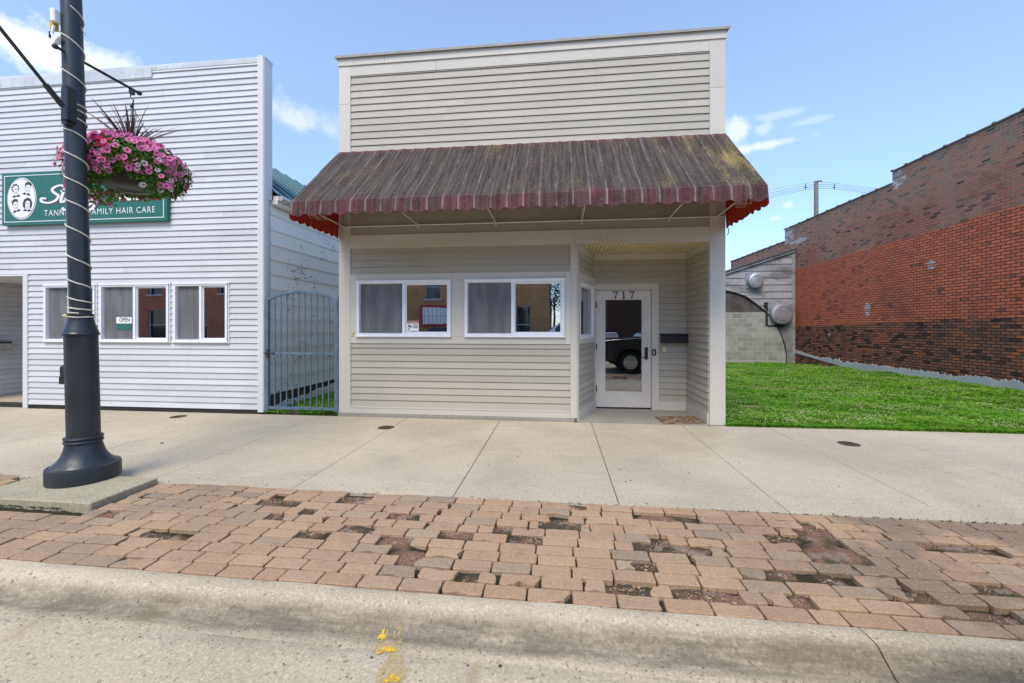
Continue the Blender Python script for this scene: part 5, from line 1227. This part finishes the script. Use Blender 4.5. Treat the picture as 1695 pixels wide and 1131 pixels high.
def blades(n, regions, hfn, name, label, mat, seed, leafy=.45):
    rng = np.random.RandomState(seed); V = []; Fc = []
    P = regions(rng, n); n = len(P)
    th = rng.uniform(0, 2 * PI, n); L = hfn(P, rng); dx, dy = np.cos(th), np.sin(th)
    isl = rng.rand(n) < leafy
    lean = np.where(isl, rng.uniform(.5, 1.2, n), rng.uniform(.15, .7, n)); W = np.where(isl, L * .42, .0035 + L * .03)
    z = P[:, 2]; L2 = np.where(isl, L * .62, L)
    b0 = np.stack([P[:, 0] - dy * W * .35, P[:, 1] + dx * W * .35, z + np.where(isl, L * .45, 0)], 1); b1 = np.stack([P[:, 0] + dy * W * .35, P[:, 1] - dx * W * .35, z + np.where(isl, L * .45, 0)], 1)
    m1_ = np.stack([P[:, 0] + dx * lean * L2 * .4 + dy * W * .5, P[:, 1] + dy * lean * L2 * .4 - dx * W * .5, z + np.where(isl, L * .75, L2 * .55)], 1)
    m0_ = np.stack([P[:, 0] + dx * lean * L2 * .4 - dy * W * .5, P[:, 1] + dy * lean * L2 * .4 + dx * W * .5, z + np.where(isl, L * .75, L2 * .55)], 1)
    tp_ = np.stack([P[:, 0] + dx * lean * L2, P[:, 1] + dy * lean * L2, z + np.where(isl, L * .7, L2 * .95)], 1)
    V = np.stack([b0, b1, m1_, m0_, tp_], 1).reshape(-1, 3); k = np.arange(n) * 5
    me = bpy.data.meshes.new(name); loops = np.stack([k, k + 1, k + 2, k + 3, k + 3, k + 2, k + 4], 1).ravel()
    me.vertices.add(len(V)); me.vertices.foreach_set('co', V.ravel()); me.loops.add(len(loops)); me.loops.foreach_set('vertex_index', loops.astype(np.int32))
    ls = np.stack([np.arange(n) * 7, np.arange(n) * 7 + 4], 1).ravel(); lt = np.tile([4, 3], n); me.polygons.add(2 * n); me.polygons.foreach_set('loop_start', ls.astype(np.int32)); me.polygons.foreach_set('loop_total', lt.astype(np.int32))
    me.update(); me.validate(); me.materials.append(mat); o = bpy.data.objects.new(name, me); COL.objects.link(o); tag(o, label, 'grass', kind='stuff'); return o
def reg_lawn(rng, n):
    f = rng.rand(n) ** 1.5; y = YF - .035 + f * 12.6; x = rng.uniform(2.5, XW, n)
    keep = (x > y * .30) & (x < y * 1.12 + .4); x, y = x[keep], y[keep]
    z = np.array([lz(a, b) for a, b in zip(x, y)]); return np.stack([x, y, z - .01], 1)
def hl(P, rng):
    q = np.array([mnoise.noise(Vector((p[0] * 1.1, p[1] * 1.1, 5))) + .6 * mnoise.noise(Vector((p[0] * 3.3, p[1] * 3.3, 8))) for p in P]); return (.04 + .05 * np.clip(q + .4, 0, 1.4) + .02 * rng.rand(len(P))) * (.6 + .4 * np.clip((P[:, 1] - YF + .02) / .35, 0, 1)) * 1.25
blades(210000, reg_lawn, hl, 'lawn', 'bright green lawn of grass and clover in the empty lot', MT['grass'], 3)
def reg_alley(rng, n):
    y = YF + .0 + (rng.rand(n) ** 1.2) * 6; x = rng.uniform(GX0 + .0, GX1 + .02, n); nn = np.array([mnoise.noise(Vector((a * 2.5, b * 2.5, 1))) + .35 * (b > YF + .25) + .25 * (a - GX0) for a, b in zip(x, y)]); k = nn > .12; return np.stack([x[k], y[k], np.full(k.sum(), .0)], 1)
blades(22000, reg_alley, lambda P, r: .035 + .05 * r.rand(len(P)), 'alley_weeds', 'low green weeds growing on the alley floor behind the gate', MT['grass'], 5)
def reg_edge(rng, n):
    x = rng.uniform(2.52, 8.4, n); k = np.array([mnoise.noise(Vector((a * 2.3, 4, 0))) + .5 * mnoise.noise(Vector((a * 9, 4, 0))) for a in x]); y = YF - .03 - .05 * rng.rand(n) * np.clip(k + .3, 0, 1.3); return np.stack([x, y, np.full(n, .0)], 1)
blades(5200, reg_edge, lambda P, r: .025 + .05 * r.rand(len(P)), 'lawn_edge', 'ragged grass creeping over the sidewalk edge', MT['grass'], 8)
# clover flowers
m = MB(); cnt = 0; rng = random.Random(9)
while cnt < 3800:
    y = YF + .05 + 11 * rng.random() ** 1.3; x = rng.uniform(2.55, XW - .2)
    if not (y * .33 < x < y * 1.1 + .3): continue
    q = mnoise.noise(Vector((x * .8, y * 1.3, 20))) + .5 * mnoise.noise(Vector((x * 2.4, y * 3.4, 30)))
    if q + rng.uniform(-.3, .3) < .12: continue
    z = lz(x, y) + .062 + rng.uniform(-.01, .025); s = rng.uniform(.007, .0125)
    m.add([(x - s, y, z), (x, y - s, z), (x + s, y, z), (x, y + s, z), (x, y, z + s), (x, y, z - s)], [(0, 1, 4), (1, 2, 4), (2, 3, 4), (3, 0, 4), (1, 0, 5), (2, 1, 5), (3, 2, 5), (0, 3, 5)]); cnt += 1
tag(m.build('clover_flowers', MT['clover'], recalc=False), 'white clover flowers dotted over the lawn', 'flowers', kind='stuff')
# short plank lying at the lawn corner
c = PG(1206, 678); pl = MB().box(c[0] - .25, c[0] + .55, c[1] + .1, c[1] + .18, .01, .045); tag(pl.build('plank', simple('old_plank', (.28, .22, .14), .8), bevel=.003), 'short weathered plank lying in the grass by the tan shop corner', 'plank')
# grass edge beyond the lot
struct(MB().add([(XW + .4, 3.0, -.05)] * 0 + [(-40, 6.5, -.03), (-16.1, 6.5, -.03), (-16.1, 60, -.03), (-40, 60, -.03)], [(0, 1, 2, 3)]).build('back_lot', MT['soil']))

# ================================================================== LAMP POST
LX, LY = PG(140, 792, .05); LZ = .05
lean = 0.034
def leanf(p):
    z = p.z - LZ; k = max(0, z); return Vector((p.x - lean * k * (1 if z > 0 else 0) + .012 * min(k, .8), p.y - .0 * k, p.z))
lp = thing('lamp_post', 'black fluted base street lamp post wrapped in white light cord', 'lamp post', (LX, LY, LZ))
def L(mb, name, mat='lamp', parent=lp, sm=True): return mb.xf(leanf).build(name, MT[mat], parent, smooth=sm)
tag(struct(MB().rbox(PADX[0], PADX[1], PADY[0], PADY[1] - .003, -.08, .052, .008).build('lamp_pad', MT['pad'])), 'concrete pad under the lamp post', None)
L(MB().lathe((LX, LY, LZ), [(.255, .0), (.262, .006), (.262, .125), (.257, .142), (.236, .150), (.233, .146), (.228, .153), (.19, .185), (.158, .235), (.14, .29), (.130, .335), (.128, .345)], 56), 'base')
L(MB().lathe((LX, LY, LZ), [(.128, .345), (.136, .349), (.141, .36), (.136, .372), (.128, .376), (.128, .380), (.136, .384), (.141, .395), (.136, .407), (.120, .412)], 56), 'base_ring')
zs = 1.36
L(MB().lathe((LX, LY, LZ), [(.1185, .41), (.118, .5), (.118, zs)], 48), 'lower_shaft')
L(MB().lathe((LX, LY, LZ), [(.118, zs - .001), (.129, zs + .004), (.131, zs + .018), (.124, zs + .03), (.121, zs + .045), (.114, zs + .065), (.098, zs + .12), (.089, zs + .165), (.089, zs + .185), (.094, zs + .19), (.094, zs + .205), (.079, zs + .21)], 48), 'collar')
L(MB().lathe((LX, LY, LZ), [(.0785, zs + .2), (.074, 5.9)], 40), 'upper_shaft')
L(MB().lathe((LX, LY, LZ), [(.082, 5.88), (.10, 5.9), (.10, 5.96), (.05, 6.0), (.05, 6.05), (.14, 6.08), (.17, 6.2), (.16, 6.45), (.08, 6.6), (.02, 6.68)], 32), 'lantern')
b = MB().box(LX - .19, LX - .115, LY - .05, LY + .04, .95, 1.02).rbox(LX - .205, LX - .12, LY - .045, LY + .045, 1.02, 1.13, .02); L(b, 'outlet_cover', 'black', sm=False)
def onpole(z, th, r): return (LX + r * math.cos(th), LY + r * math.sin(th), z)
# spiral cord: helix pitches follow the photo
zk = [1.62, 1.66, 1.74, 1.90, 2.12, 2.40, 2.65, 2.86, 3.10, 3.33, 3.47, 3.55, 3.60, 3.86, 4.2, 4.52]
pts = []; turns = len(zk) - 1
for i in range(turns * 22 + 1):
    q = i / 22; k = min(int(q), turns - 1); f = q - k; z = zk[k] + (zk[k + 1] - zk[k]) * f
    pts.append(onpole(z, -PI * .25 - 2 * PI * q, .0830 - .0011 * (z - 1.6)))
L(MB().tube(pts, .0068, 6), 'light_cord', 'cord')
pts = [onpole(1.585 + .004 * math.sin(i), 2 * PI * i / 20, .097) for i in range(21)]; L(MB().tube(pts, .006, 6), 'light_cord', 'cord')
m = MB(); m.ball(onpole(1.60, PI * 1.12, .115), .018, 8, 5, (1.6, 1, .7)); L(m, 'cord_plug', 'cream')
# connectors at the top
m = MB(); a = onpole(4.40, PI * 1.22, .10); m.rbox(a[0] - .03, a[0] + .012, a[1] - .04, a[1] + .01, 4.28, 4.39, .006); L(m, 'adapter', 'brass', sm=False)
m = MB(); m.rbox(a[0] + .0, a[0] + .05, a[1] - .06, a[1] - .0, 4.34, 4.46, .008); m.rbox(a[0] + .01, a[0] + .06, a[1] - .05, a[1] - .01, 4.14, 4.2, .01); m.tube([(a[0] + .02, a[1] - .04, 4.3), (a[0] + .01, a[1] - .05, 4.22), (a[0] + .05, a[1] - .05, 4.15), (a[0] + .08, a[1] - .04, 4.2)], .012, 7); L(m, 'plug', 'white', sm=False)
m = MB(); m.tube([(a[0] - .02, a[1] - .02, 4.28), (a[0] - .05, a[1] - .02, 4.26), (a[0] - .055, a[1] - .02, 4.21)], .009, 6); L(m, 'cord_tail', 'black')
# horizontal arm with ball ends
za = 4.08; xk = LX - lean * 3.9
arm = MB().tube([(LX, LY - .13, za), (LX, LY + .06, za)], .014, 10).tube([(LX, LY + .05, za), (LX, LY + .62, za)], .014, 10).ball((LX, LY - .14, za), .024, 12, 8).ball((LX, LY + .63, za), .026, 12, 8); arm.box(LX - .017, LX + .017, LY + .53, LY + .57, za - .06, za); L(arm, 'basket_arm')
MB().tube([onpole(4.36, .2, .08), onpole(4.28, .1, .13)], .004, 5).xf(leanf).build('cable_tie', MT['black'], lp)
# flag bracket and its rod towards the street, up left
def camray(px, py, t): u = (px - CX) / F; return Vector((t * (-SP + u * CP), t * (CP + u * SP), CAMH + t * (HY - py) / F))
p0_, p1_ = camray(104, 176, 3.80), camray(75, 140, 3.66); p2_ = camray(-60, -28, 3.05)
bq = camray(102, 175, 3.84); MB().rbox(bq.x, bq.x + .075, bq.y - .01, bq.y + .07, CAMH + 3.84 * 341 / F, CAMH + 3.84 * 393 / F, .006).box(bq.x - .005, bq.x + .05, bq.y + .0, bq.y + .09, CAMH + 3.84 * 335 / F, CAMH + 3.84 * 398 / F).build('bracket', MT['black'], lp)
fr_ = thing('flag_rod', 'dark metal rod rising from the lamp post bracket towards the street', 'rod', tuple(p0_)); MB().tube([p0_, p1_], .024, 12).build('socket', MT['lamp'], fr_, smooth=True); MB().tube([p1_, p2_], .014, 10).build('rod', MT['lamp'], fr_, smooth=True)

# ================================================================== FLOWER BASKET
ha = leanf(Vector((LX, LY + .55, za - .03))); BC = Vector((ha.x - .01, ha.y, 3.27))
fb = thing('flower_basket', 'hanging basket of pink and white petunias on the lamp post', 'flower basket', tuple(BC))
m = MB(); m.tube([ha, ha + Vector((-.02, 0, -.05)), ha + Vector((.02, 0, -.10)), ha + Vector((.0, 0, -.16))], .006, 6); m.build('hook', MT['black'], fb)
m = MB()
for k in range(3): th = 2 * PI * k / 3 + .5; m.tube([ha + Vector((0, 0, -.16)), BC + Vector((.30 * math.cos(th), .30 * math.sin(th), .05))], .003, 5)
m.ball(ha + Vector((0, 0, -.16)), .018, 8, 5); m.build('hanger_wire', MT['black'], fb)
# bowl with pressed facets
vs = []; fs = []; NS = 48; prof_ = [(.335, .05), (.35, .04), (.345, .0), (.32, -.10), (.285, -.19), (.245, -.255), (.20, -.285), (.12, -.29), (.1, -.275), (.001, -.272)]
for (r, h) in prof_:
    for k in range(NS):
        th = 2 * PI * k / NS; q = 1 + (.055 * (abs(math.sin(3 * th)) - .5) * (1 if h < -.02 else .2)) * (1 if r > .15 else 0); vs.append((BC.x + r * q * math.cos(th), BC.y + r * q * math.sin(th), BC.z + h))
for i in range(len(prof_) - 1):
    for k in range(NS): fs.append((i * NS + k, i * NS + (k + 1) % NS, (i + 1) * NS + (k + 1) % NS, (i + 1) * NS + k))
m = MB(); m.add(vs, fs); m.build('bowl', simple('bowl_plastic', (.008, .007, .007), .5, var=.1), fb, smooth=True)
MB().lathe((BC.x, BC.y, BC.z), [(.33, 0), (.33, .045), (.001, .06)], 24).build('soil', MT['soil'], fb)
rng = random.Random(77)
def surf():
    """random point on the plant mass and its outward direction"""
    while True:
        th = rng.uniform(0, 2 * PI); ph = rng.random() ** .75
        rim = .46 + .10 * mnoise.noise(Vector((math.cos(th) * 1.6, math.sin(th) * 1.6, 1)))
        hang = .27 + .20 * max(0, mnoise.noise(Vector((math.cos(th) * 2.0 + 3, math.sin(th) * 2.0, 2))) + .15)
        # long trails at the right-hand side and left, a short one low in front
        d = lambda c, w: math.exp(-((th - c + PI) % (2 * PI) - PI) ** 2 / w)
        hang += .07 * d(-.15, .20) + .12 * d(PI * 1.12, .3) - .12 * d(-PI * .27, .06)
        rim += .05 * d(-.2, .3) + .13 * d(PI, .5)
        a = ph * 2.2
        if a < 1.1: r = rim * (a / 1.1); z = .22 * math.cos(a / 1.1 * PI / 2) ** .8 + .03; n = Vector((math.cos(th) * (r / rim), math.sin(th) * (r / rim), .8))
        else: f = (a - 1.1) / 1.1; r = rim + .04 * math.sin(f * PI) - .11 * f; z = .03 - hang * f; n = Vector((math.cos(th), math.sin(th), .25 - .4 * f))
        p = BC + Vector((r * math.cos(th), r * math.sin(th), z)) + Vector((rng.gauss(0, .018), rng.gauss(0, .018), rng.gauss(0, .018)))
        return p, (n + Vector((rng.gauss(0, .35), rng.gauss(0, .35), rng.gauss(0, .3)))).normalized()
m = MB()
for _ in range(11000):
    p, n = surf(); p = p - n * rng.uniform(0, .05); t_ = n.cross(Vector((rng.gauss(0, 1), rng.gauss(0, 1), rng.gauss(0, 1)))).normalized(); b_ = n.cross(t_); l = rng.uniform(.018, .042); w = l * rng.uniform(.28, .45)
    m.add([p, p + t_ * l * .5 + b_ * w + n * .004, p + t_ * l - n * .006, p + t_ * l * .5 - b_ * w + n * .004], [(0, 1, 2, 3)])
for _ in range(90):
    p, n = surf(); m.tube([p - n * .03, p + n * .03 + Vector((0, 0, -.02)), p + n * .05 + Vector((rng.gauss(0, .02), rng.gauss(0, .02), -.06))], .0018, 4)
m.build('foliage', MT['leaf'], fb, recalc=False)
def flower(p, n, s):
    t_ = n.cross(Vector((.3, .2, 1))).normalized(); b_ = n.cross(t_); vs = [p - n * s * .45]; K = 15; o_ = rng.uniform(0, 6)
    for ring, rr, hh in ((1, .34, -.05), (2, .78, .10), (3, 1.0, .03)):
        for i in range(K):
            th = 2 * PI * i / K + o_; lob = 1 + (.13 * math.cos(5 * (th - o_)) if ring > 1 else 0); q = s * rr * lob; vs.append(p + t_ * q * math.cos(th) + b_ * q * math.sin(th) + n * s * (hh + .05 * math.cos(5 * (th - o_)) + rng.gauss(0, .02)))
    fs = [(0, 1 + i, 1 + (i + 1) % K) for i in range(K)]
    for r_ in range(2): fs += [(1 + r_ * K + i, 1 + (r_ + 1) * K + i, 1 + (r_ + 1) * K + (i + 1) % K, 1 + r_ * K + (i + 1) % K) for i in range(K)]
    return vs, fs
placed = []; flw = []; tries = 0
while len(placed) < 620 and tries < 26000:
    tries += 1; p, n = surf(); cl = mnoise.noise(p * 5.5)
    if cl < -.12 and rng.random() < .8: continue
    if any((p - q).length < .031 for q in placed): continue
    placed.append(p); wv = mnoise.noise(p * 3.1 + Vector((9, 0, 0))); rv = mnoise.noise(p * 4 + Vector((0, 30, 0)))
    left = (p.x - BC.x) < -.22 or ((p.x - BC.x) > .25 and p.z < BC.z - .02)
    kind = 'wpet' if (wv > .22 or (left and rng.random() < .38)) else ('rpet' if rv > .46 else 'pink')
    nn = (n + Vector((.15, -.45, .1)) * .8).normalized() if p.y < BC.y else n
    pp = p + n * .022; vis = -(nn.dot((pp - cam.location).normalized())) - (pp.y - BC.y) * 3 + (0 if pp.z < BC.z + .12 else -.3) - (2 if pp.x < LX - .02 else 0)
    flw.append((vis, kind, flower(pp, nn, rng.uniform(.025, .034) * (1 if kind == 'pink' else .86))))
flw.sort(key=lambda q: -q[0])
NAMEF = dict(pink='pink_flower', wpet='white_flower', rpet='red_flower')
def fbuild(name, lst, kind):
    vs = []; fs = []; mi = []
    for v, f in lst:
        n0 = len(vs); vs += v; fs += [tuple(i + n0 for i in q) for q in f]; mi += [1] * 15 + [0] * 30
    me = bpy.data.meshes.new(name); o0 = LOC[fb.name]; me.from_pydata([(p[0] - o0[0], p[1] - o0[1], p[2] - o0[2]) for p in vs], [], fs)
    me.materials.append(MT[kind]); me.materials.append(MT['eye']); me.polygons.foreach_set('material_index', mi); me.polygons.foreach_set('use_smooth', [True] * len(fs))
    o = bpy.data.objects.new(name, me); COL.objects.link(o); o.parent = fb; return o
for vis, kind, g_ in flw[:98]: fbuild(NAMEF[kind], [g_], kind)
for kind in ('pink', 'wpet', 'rpet'):
    rest = [g_ for vis, k_, g_ in flw[98:] if k_ == kind]
    if rest: fbuild(NAMEF[kind] + 's', rest, kind)['kind'] = 'stuff'
# purple-brown spike plant
m = MB()
for k in range(26):
    th = rng.uniform(0, 2 * PI); el_ = rng.uniform(.85, 1.5) if k < 18 else rng.uniform(.45, .9); l = rng.uniform(.42, .66); w = rng.uniform(.015, .026); d = Vector((math.cos(th) * math.cos(el_), math.sin(th) * math.cos(el_), math.sin(el_))); s_ = d.cross(Vector((rng.gauss(0, .3), -1, rng.gauss(0, .3)))).normalized(); b0 = BC + Vector((.0, 0, .14)); vs = []
    for j in range(6):
        f = j / 5; p = b0 + d * l * f + Vector((math.cos(th), math.sin(th), -1)) * (.10 * f * f * l * 2 * (1.3 - el_ * .6)); ww = w * (math.sin(min(1, f * 1.5 + .25) * PI / 2)) * (1 - f) ** .6 + .0005; up_ = d.cross(s_) * ww * .35; vs += [p - s_ * ww, p + up_, p + s_ * ww]
    m.add(vs, [(3 * j + c_, 3 * j + c_ + 1, 3 * j + c_ + 4, 3 * j + c_ + 3) for j in range(5) for c_ in (0, 1)])
m.build('spike_leaves', MT['spike'], fb, recalc=False)

# ================================================================== UTILITY POLE and wires beyond the brick building
t_ = 33.0; P_ = camray(1351, 300, t_); up = thing('utility_pole', 'weathered wooden utility pole rising behind the brick building', 'utility pole', (P_.x, P_.y, -.2))
MB().lathe((P_.x, P_.y, -.2), [(.19, 0), (.15, P_.z + .2), (.02, P_.z + .22)], 14).build('pole', MT['wood'], up, smooth=True); MB().box(P_.x - .05, P_.x + .32, P_.y - .22, P_.y - .12, P_.z - .12, P_.z - .02).build('bracket', MT['wood'], up)
wr = thing('power_lines', 'bundle of dark power lines strung from the wooden utility pole', 'wires', (P_.x, P_.y, P_.z - .3))
def wire(a, b, c, r=.012): 
    pts = []; 
    for i in range(25): f = i / 24; pts.append(a * (1 - f) ** 2 + b * 2 * f * (1 - f) + c * f * f)
    MB().tube(pts, r, 5).build('wire', MT['ink'], wr)
for dy in (0, 3.5, 6.5): wire(camray(1351, 305.5 + dy, t_), camray(1318, 308 + dy, t_ + 1.5), camray(1200, 338 + dy * 1.3, t_ + 12)); wire(camray(1351, 305.5 + dy, t_), camray(1385, 304 + dy, t_ - .5), camray(1475, 320 + dy, t_ + 1))
wire(camray(1351, 301, t_), camray(1310, 307, t_ + 2), camray(1200, 328, t_ + 12), .008); wire(camray(1351, 301, t_), camray(1390, 303, t_), camray(1490, 318, t_ + 1), .008)
for px in (1333.5, 1381):
    a, b_ = camray(px, 304.5, t_ - .02), camray(px, 313, t_ - .02); MB().tube([a, b_], .03, 6).box(a.x - .08, a.x + .08, a.y - .03, a.y + .03, b_.z + .1, b_.z + .14).build('spacer', MT['ink'], wr)

# ================================================================== ACROSS THE STREET (seen only as reflections in the glass)
def facade(name, label, x0, x1, h, mat, wins, y=-16.0, dark=()):
    th = thing(name, label, 'building', ((x0 + x1) / 2, y - 3, 0)); O, A_, N_ = (0, y), (1, 0), (0, 1)
    wallh(O, A_, N_, x0, x1, -.1, h, list(wins) + list(dark), -.4, 0).build('wall', MT[mat], th)
    MB().box(x0, x1, y - 9, y - .42, h - .3, h - .2).box(x0, x0 + .3, y - 9, y - .42, -.1, h - .31).box(x1 - .3, x1, y - 9, y - .42, -.1, h - .31).build('roof', MT['roofm'], th)
    MB().box(x0 - .05, x1 + .05, y - .41, y + .08, h + .001, h + .12).build('coping', MT['parge'], th)
    for (a, b, c, d) in list(wins) + list(dark):
        w = MB().box(a - .1, b + .1, y + .002, y + .1, c - .14, c - .002).box(a, a + .07, y - .2, y - .1, c, d).box(b - .07, b, y - .2, y - .1, c, d).box(a + .07, b - .07, y - .2, y - .1, d - .07, d).box(a + .07, b - .07, y - .2, y - .1, (c + d) / 2 - .03, (c + d) / 2 + .03).build('window', MT['parge'], th)
        MB().box(a, b, y - .24, y - .22, c, d).build('pane', MT['glassblk'], w)
    return th
ob = facade('corner_building', 'ochre brick building across the street with red framed marquee', -17, -.6, 8.2, 'ochre', [(-9.6, -8.4, 3.5, 5.2), (-6.9, -5.7, 3.5, 5.2), (-4.2, -3.0, 3.6, 5.2), (-12.6, -11.4, 3.5, 5.2)], dark=[(-3.0, -1.9, .3, 2.9), (-6.6, -4.3, .3, 2.6), (-16, -11, .4, 2.6)])
mq = thing('marquee_sign', 'white gridded marquee panel with red border across the street', 'sign', (-8.6, -15.9, 1.6)); MB().box(-9.9, -7.2, -15.99, -15.8, 1.5, 3.0).build('border', MT['red'], mq); m = MB().box(-9.7, -7.3, -15.799, -15.78, 1.66, 2.82); m.build('panel', MT['white'], mq)
m = MB()
for k in range(8): m.box(-9.6 + k * .3, -9.58 + k * .3, -15.779, -15.77, 1.66, 2.82)
m.box(-9.7, -7.3, -15.779, -15.771, 2.22, 2.24); m.build('grid', MT['ink'], mq)
facade('red_brick_building', 'plain red brick building across the street to the left', -48, -17.5, 9.0, 'redb', [(-20 - 3 * k, -18.8 - 3 * k, 4, 5.8) for k in range(8)], dark=[(-24, -20, .4, 2.8), (-32, -27, .4, 2.8)])
facade('brown_brick_building', 'dark brown brick building across the street to the right', 3.6, 22, 6.4, 'brown', [(10, 11.2, 3.4, 5.0)], dark=[(12, 16, .3, 2.7)])
struct(MB().box(-60, 60, -16.4, -12.2, -.3, .0).build('far_sidewalk', MT['walk']))
def tree(x, y, h, r, label, seed):
    rg = random.Random(seed); t = thing('street_tree', label, 'tree', (x, y, 0)); m = MB().tube([(x, y, -.1), (x + .05, y, h * .3), (x - .05, y, h * .55)], [.16, .12, .08], 9)
    ends = []
    for k in range(7): a = rg.uniform(0, 6.28); e = Vector((x + r * .6 * math.cos(a), y + r * .6 * math.sin(a), h * rg.uniform(.6, .85))); m.tube([(x, y, h * rg.uniform(.3, .5)), ((x + e.x) / 2, (y + e.y) / 2, e.z * .8), e], [.06, .04, .015], 6); ends.append(e)
    m.build('trunk', MT['bark'], t, smooth=True); c = MB()
    for _ in range(2600):
        e = rg.choice(ends); p = e + Vector((rg.gauss(0, r * .28), rg.gauss(0, r * .28), rg.gauss(0, r * .25))); s = rg.uniform(.06, .13); a = rg.uniform(0, 6.28); b = rg.uniform(-.8, .8)
        u_ = Vector((math.cos(a), math.sin(a), b)).normalized() * s; v_ = Vector((-math.sin(a), math.cos(a), rg.uniform(-.5, .5))).normalized() * s * .5; c.add([p - u_, p + v_, p + u_, p - v_], [(0, 1, 2, 3)])
    c.build('crown', MT['treeleaf'], t, recalc=False)
tree(1.2, -19.5, 5.6, 2.0, 'green street tree close to the ochre building', 5)
tree(4.4, -32, 7.5, 3.0, 'wide green tree far behind the gap between buildings', 6)
tree(-.5, -36, 9, 3.4, 'tall green tree behind the ochre corner building', 8)

# ---- parked vehicles (outside the frame, seen in the glass)
def pickup(x0, y0, paint, label, flip=1, truck=True, z0=-.08):
    """nose at x0 towards -X, near side at y0; length along +X"""
    T_ = thing('pickup_truck' if truck else 'parked_car', label, 'truck' if truck else 'car', (x0 + 2.7, y0 - .95, z0)); W = 1.92; ya, yb = y0 - W, y0
    k = 1.0 if truck else .82; Lc = 5.6 if truck else 4.6
    def arch(cx, r=.44): return [(cx - r * math.cos(PI * i / 10), .38 * k + r * math.sin(PI * i / 10)) for i in range(11)]
    side = [(x0 + .02, .42), (x0 + .0, .75), (x0 + .06, 1.02 * k + .06), (x0 + .25, 1.12 * k), (x0 + 1.45, 1.20 * k), (x0 + Lc - .1, 1.20 * k), (x0 + Lc, 1.0 * k), (x0 + Lc, .45)]
    low = [(x0 + Lc - .55, .42)] + arch(x0 + Lc - 1.05)[::-1] + [(x0 + 1.55, .34)] + arch(x0 + .95)[::-1] + [(x0 + .4, .42)]
    poly = [(a, b + z0) for a, b in side + low]; MB().prism(poly, ya, yb).build('body', MT[paint], T_, bevel=.05)
    MB().box(x0 + .35, x0 + Lc - .3, ya + .26, yb - .26, .3 + z0, 1.0 * k + z0).build('chassis', MT['rubber'], T_)
    zc, zr = 1.19 * k + z0, 1.86 * k + z0; c0, c1 = x0 + 1.35, x0 + (3.9 if truck else 4.1)
    cab = [(c0, zc), (c0 + .75, zr - .05), (c0 + .95, zr), (c1 - .3, zr), (c1, zc)]
    m = MB(); vs = [(a, ya + .05 + (.17 if b > zc + .1 else 0), b) for a, b in cab] + [(a, yb - .05 - (.17 if b > zc + .1 else 0), b) for a, b in cab]
    m.add(vs, [(0, 1, 2, 3, 4), (9, 8, 7, 6, 5), (0, 5, 6, 1), (1, 6, 7, 2), (2, 7, 8, 3), (3, 8, 9, 4)]); m.build('cab', MT[paint], T_, bevel=.03)
    g_ = MB()
    for s, yy in ((1, yb), (-1, ya)):
        b_ = yy - s * .048; t__ = yy - s * .205
        for (xa, xb_) in ((c0 + .28, c0 + 1.2), (c0 + 1.28, c1 - .25)):
            ta = max(xa, c0 + .85) ; tb_ = min(xb_, c1 - .35)
            g_.add([(xa, b_ , zc + .04), (xb_, b_, zc + .04), (tb_, t__ + s * .018, zr - .07), (ta, t__ + s * .018, zr - .07)], [(0, 1, 2, 3)])
    g_.add([(c0 - .012, ya + .14, zc + .03), (c0 - .012, yb - .14, zc + .03), (c0 + .735, yb - .28, zr - .06), (c0 + .735, ya + .28, zr - .06)], [(0, 1, 2, 3)])
    g_.build('window_glass', MT['glassblk'], T_)
    for cx in (x0 + .95, x0 + Lc - 1.05):
        for yy, s in ((yb - .01, 1), (ya + .01, -1)):
            w = MB().lathe((cx, yy, .38 * k + z0), [(.23, 0), (.34, .005 * s), (.375, -.03 * s), (.38, -.11 * s), (.375, -.2 * s), (.2, -.23 * s)], 32, 'y').build('wheel', MT['rubber'], T_, smooth=True)
            r_ = MB().lathe((cx, yy, .38 * k + z0), [(.04, .01 * s), (.06, .008 * s), (.228, .004 * s)], 24, 'y').build('rim', MT['chrome'], w)
    for yy in (ya + .12, yb - .42): MB().rbox(x0 - .01, x0 + .1, yy, yy + .3, .80 * k + z0, 1.0 * k + z0, .02).build('headlight', MT['white'], T_)
    MB().rbox(x0 - .07, x0 + .14, ya + .04, yb - .04, .45 * k + z0, .62 * k + z0, .03).build('bumper', MT['chrome'], T_); MB().box(x0 - .02, x0 + .02, ya + .5, yb - .5, .68 * k + z0, .98 * k + z0).build('grille', MT['black'], T_)
    for s, yy in ((1, yb + .0), (-1, ya - .0)): MB().rbox(c0 + .35, c0 + .5, min(yy, yy + s * .24), max(yy, yy + s * .24), zc + .05, zc + .24, .03).build('mirror', MT[paint], T_)
    MB().box(x0 - .085, x0 - .072, (ya + yb) / 2 - .15, (ya + yb) / 2 + .15, .5 * k + z0, .62 * k + z0).build('licence_plate', MT['white'], T_)
    return T_
pickup(1.42, 1.32, 'carblack', 'glossy black pickup truck parked at the kerb right of the camera')
pickup(-2.0, -10.2, 'carwhite', 'white pickup truck parked across the street')
pickup(-20.5, -10.1, 'carwhite', 'white parked car across the street on the left', truck=False)
pickup(-9.5, -10.1, 'carblack', 'black parked car across the street on the left', truck=False)
print('scene built')
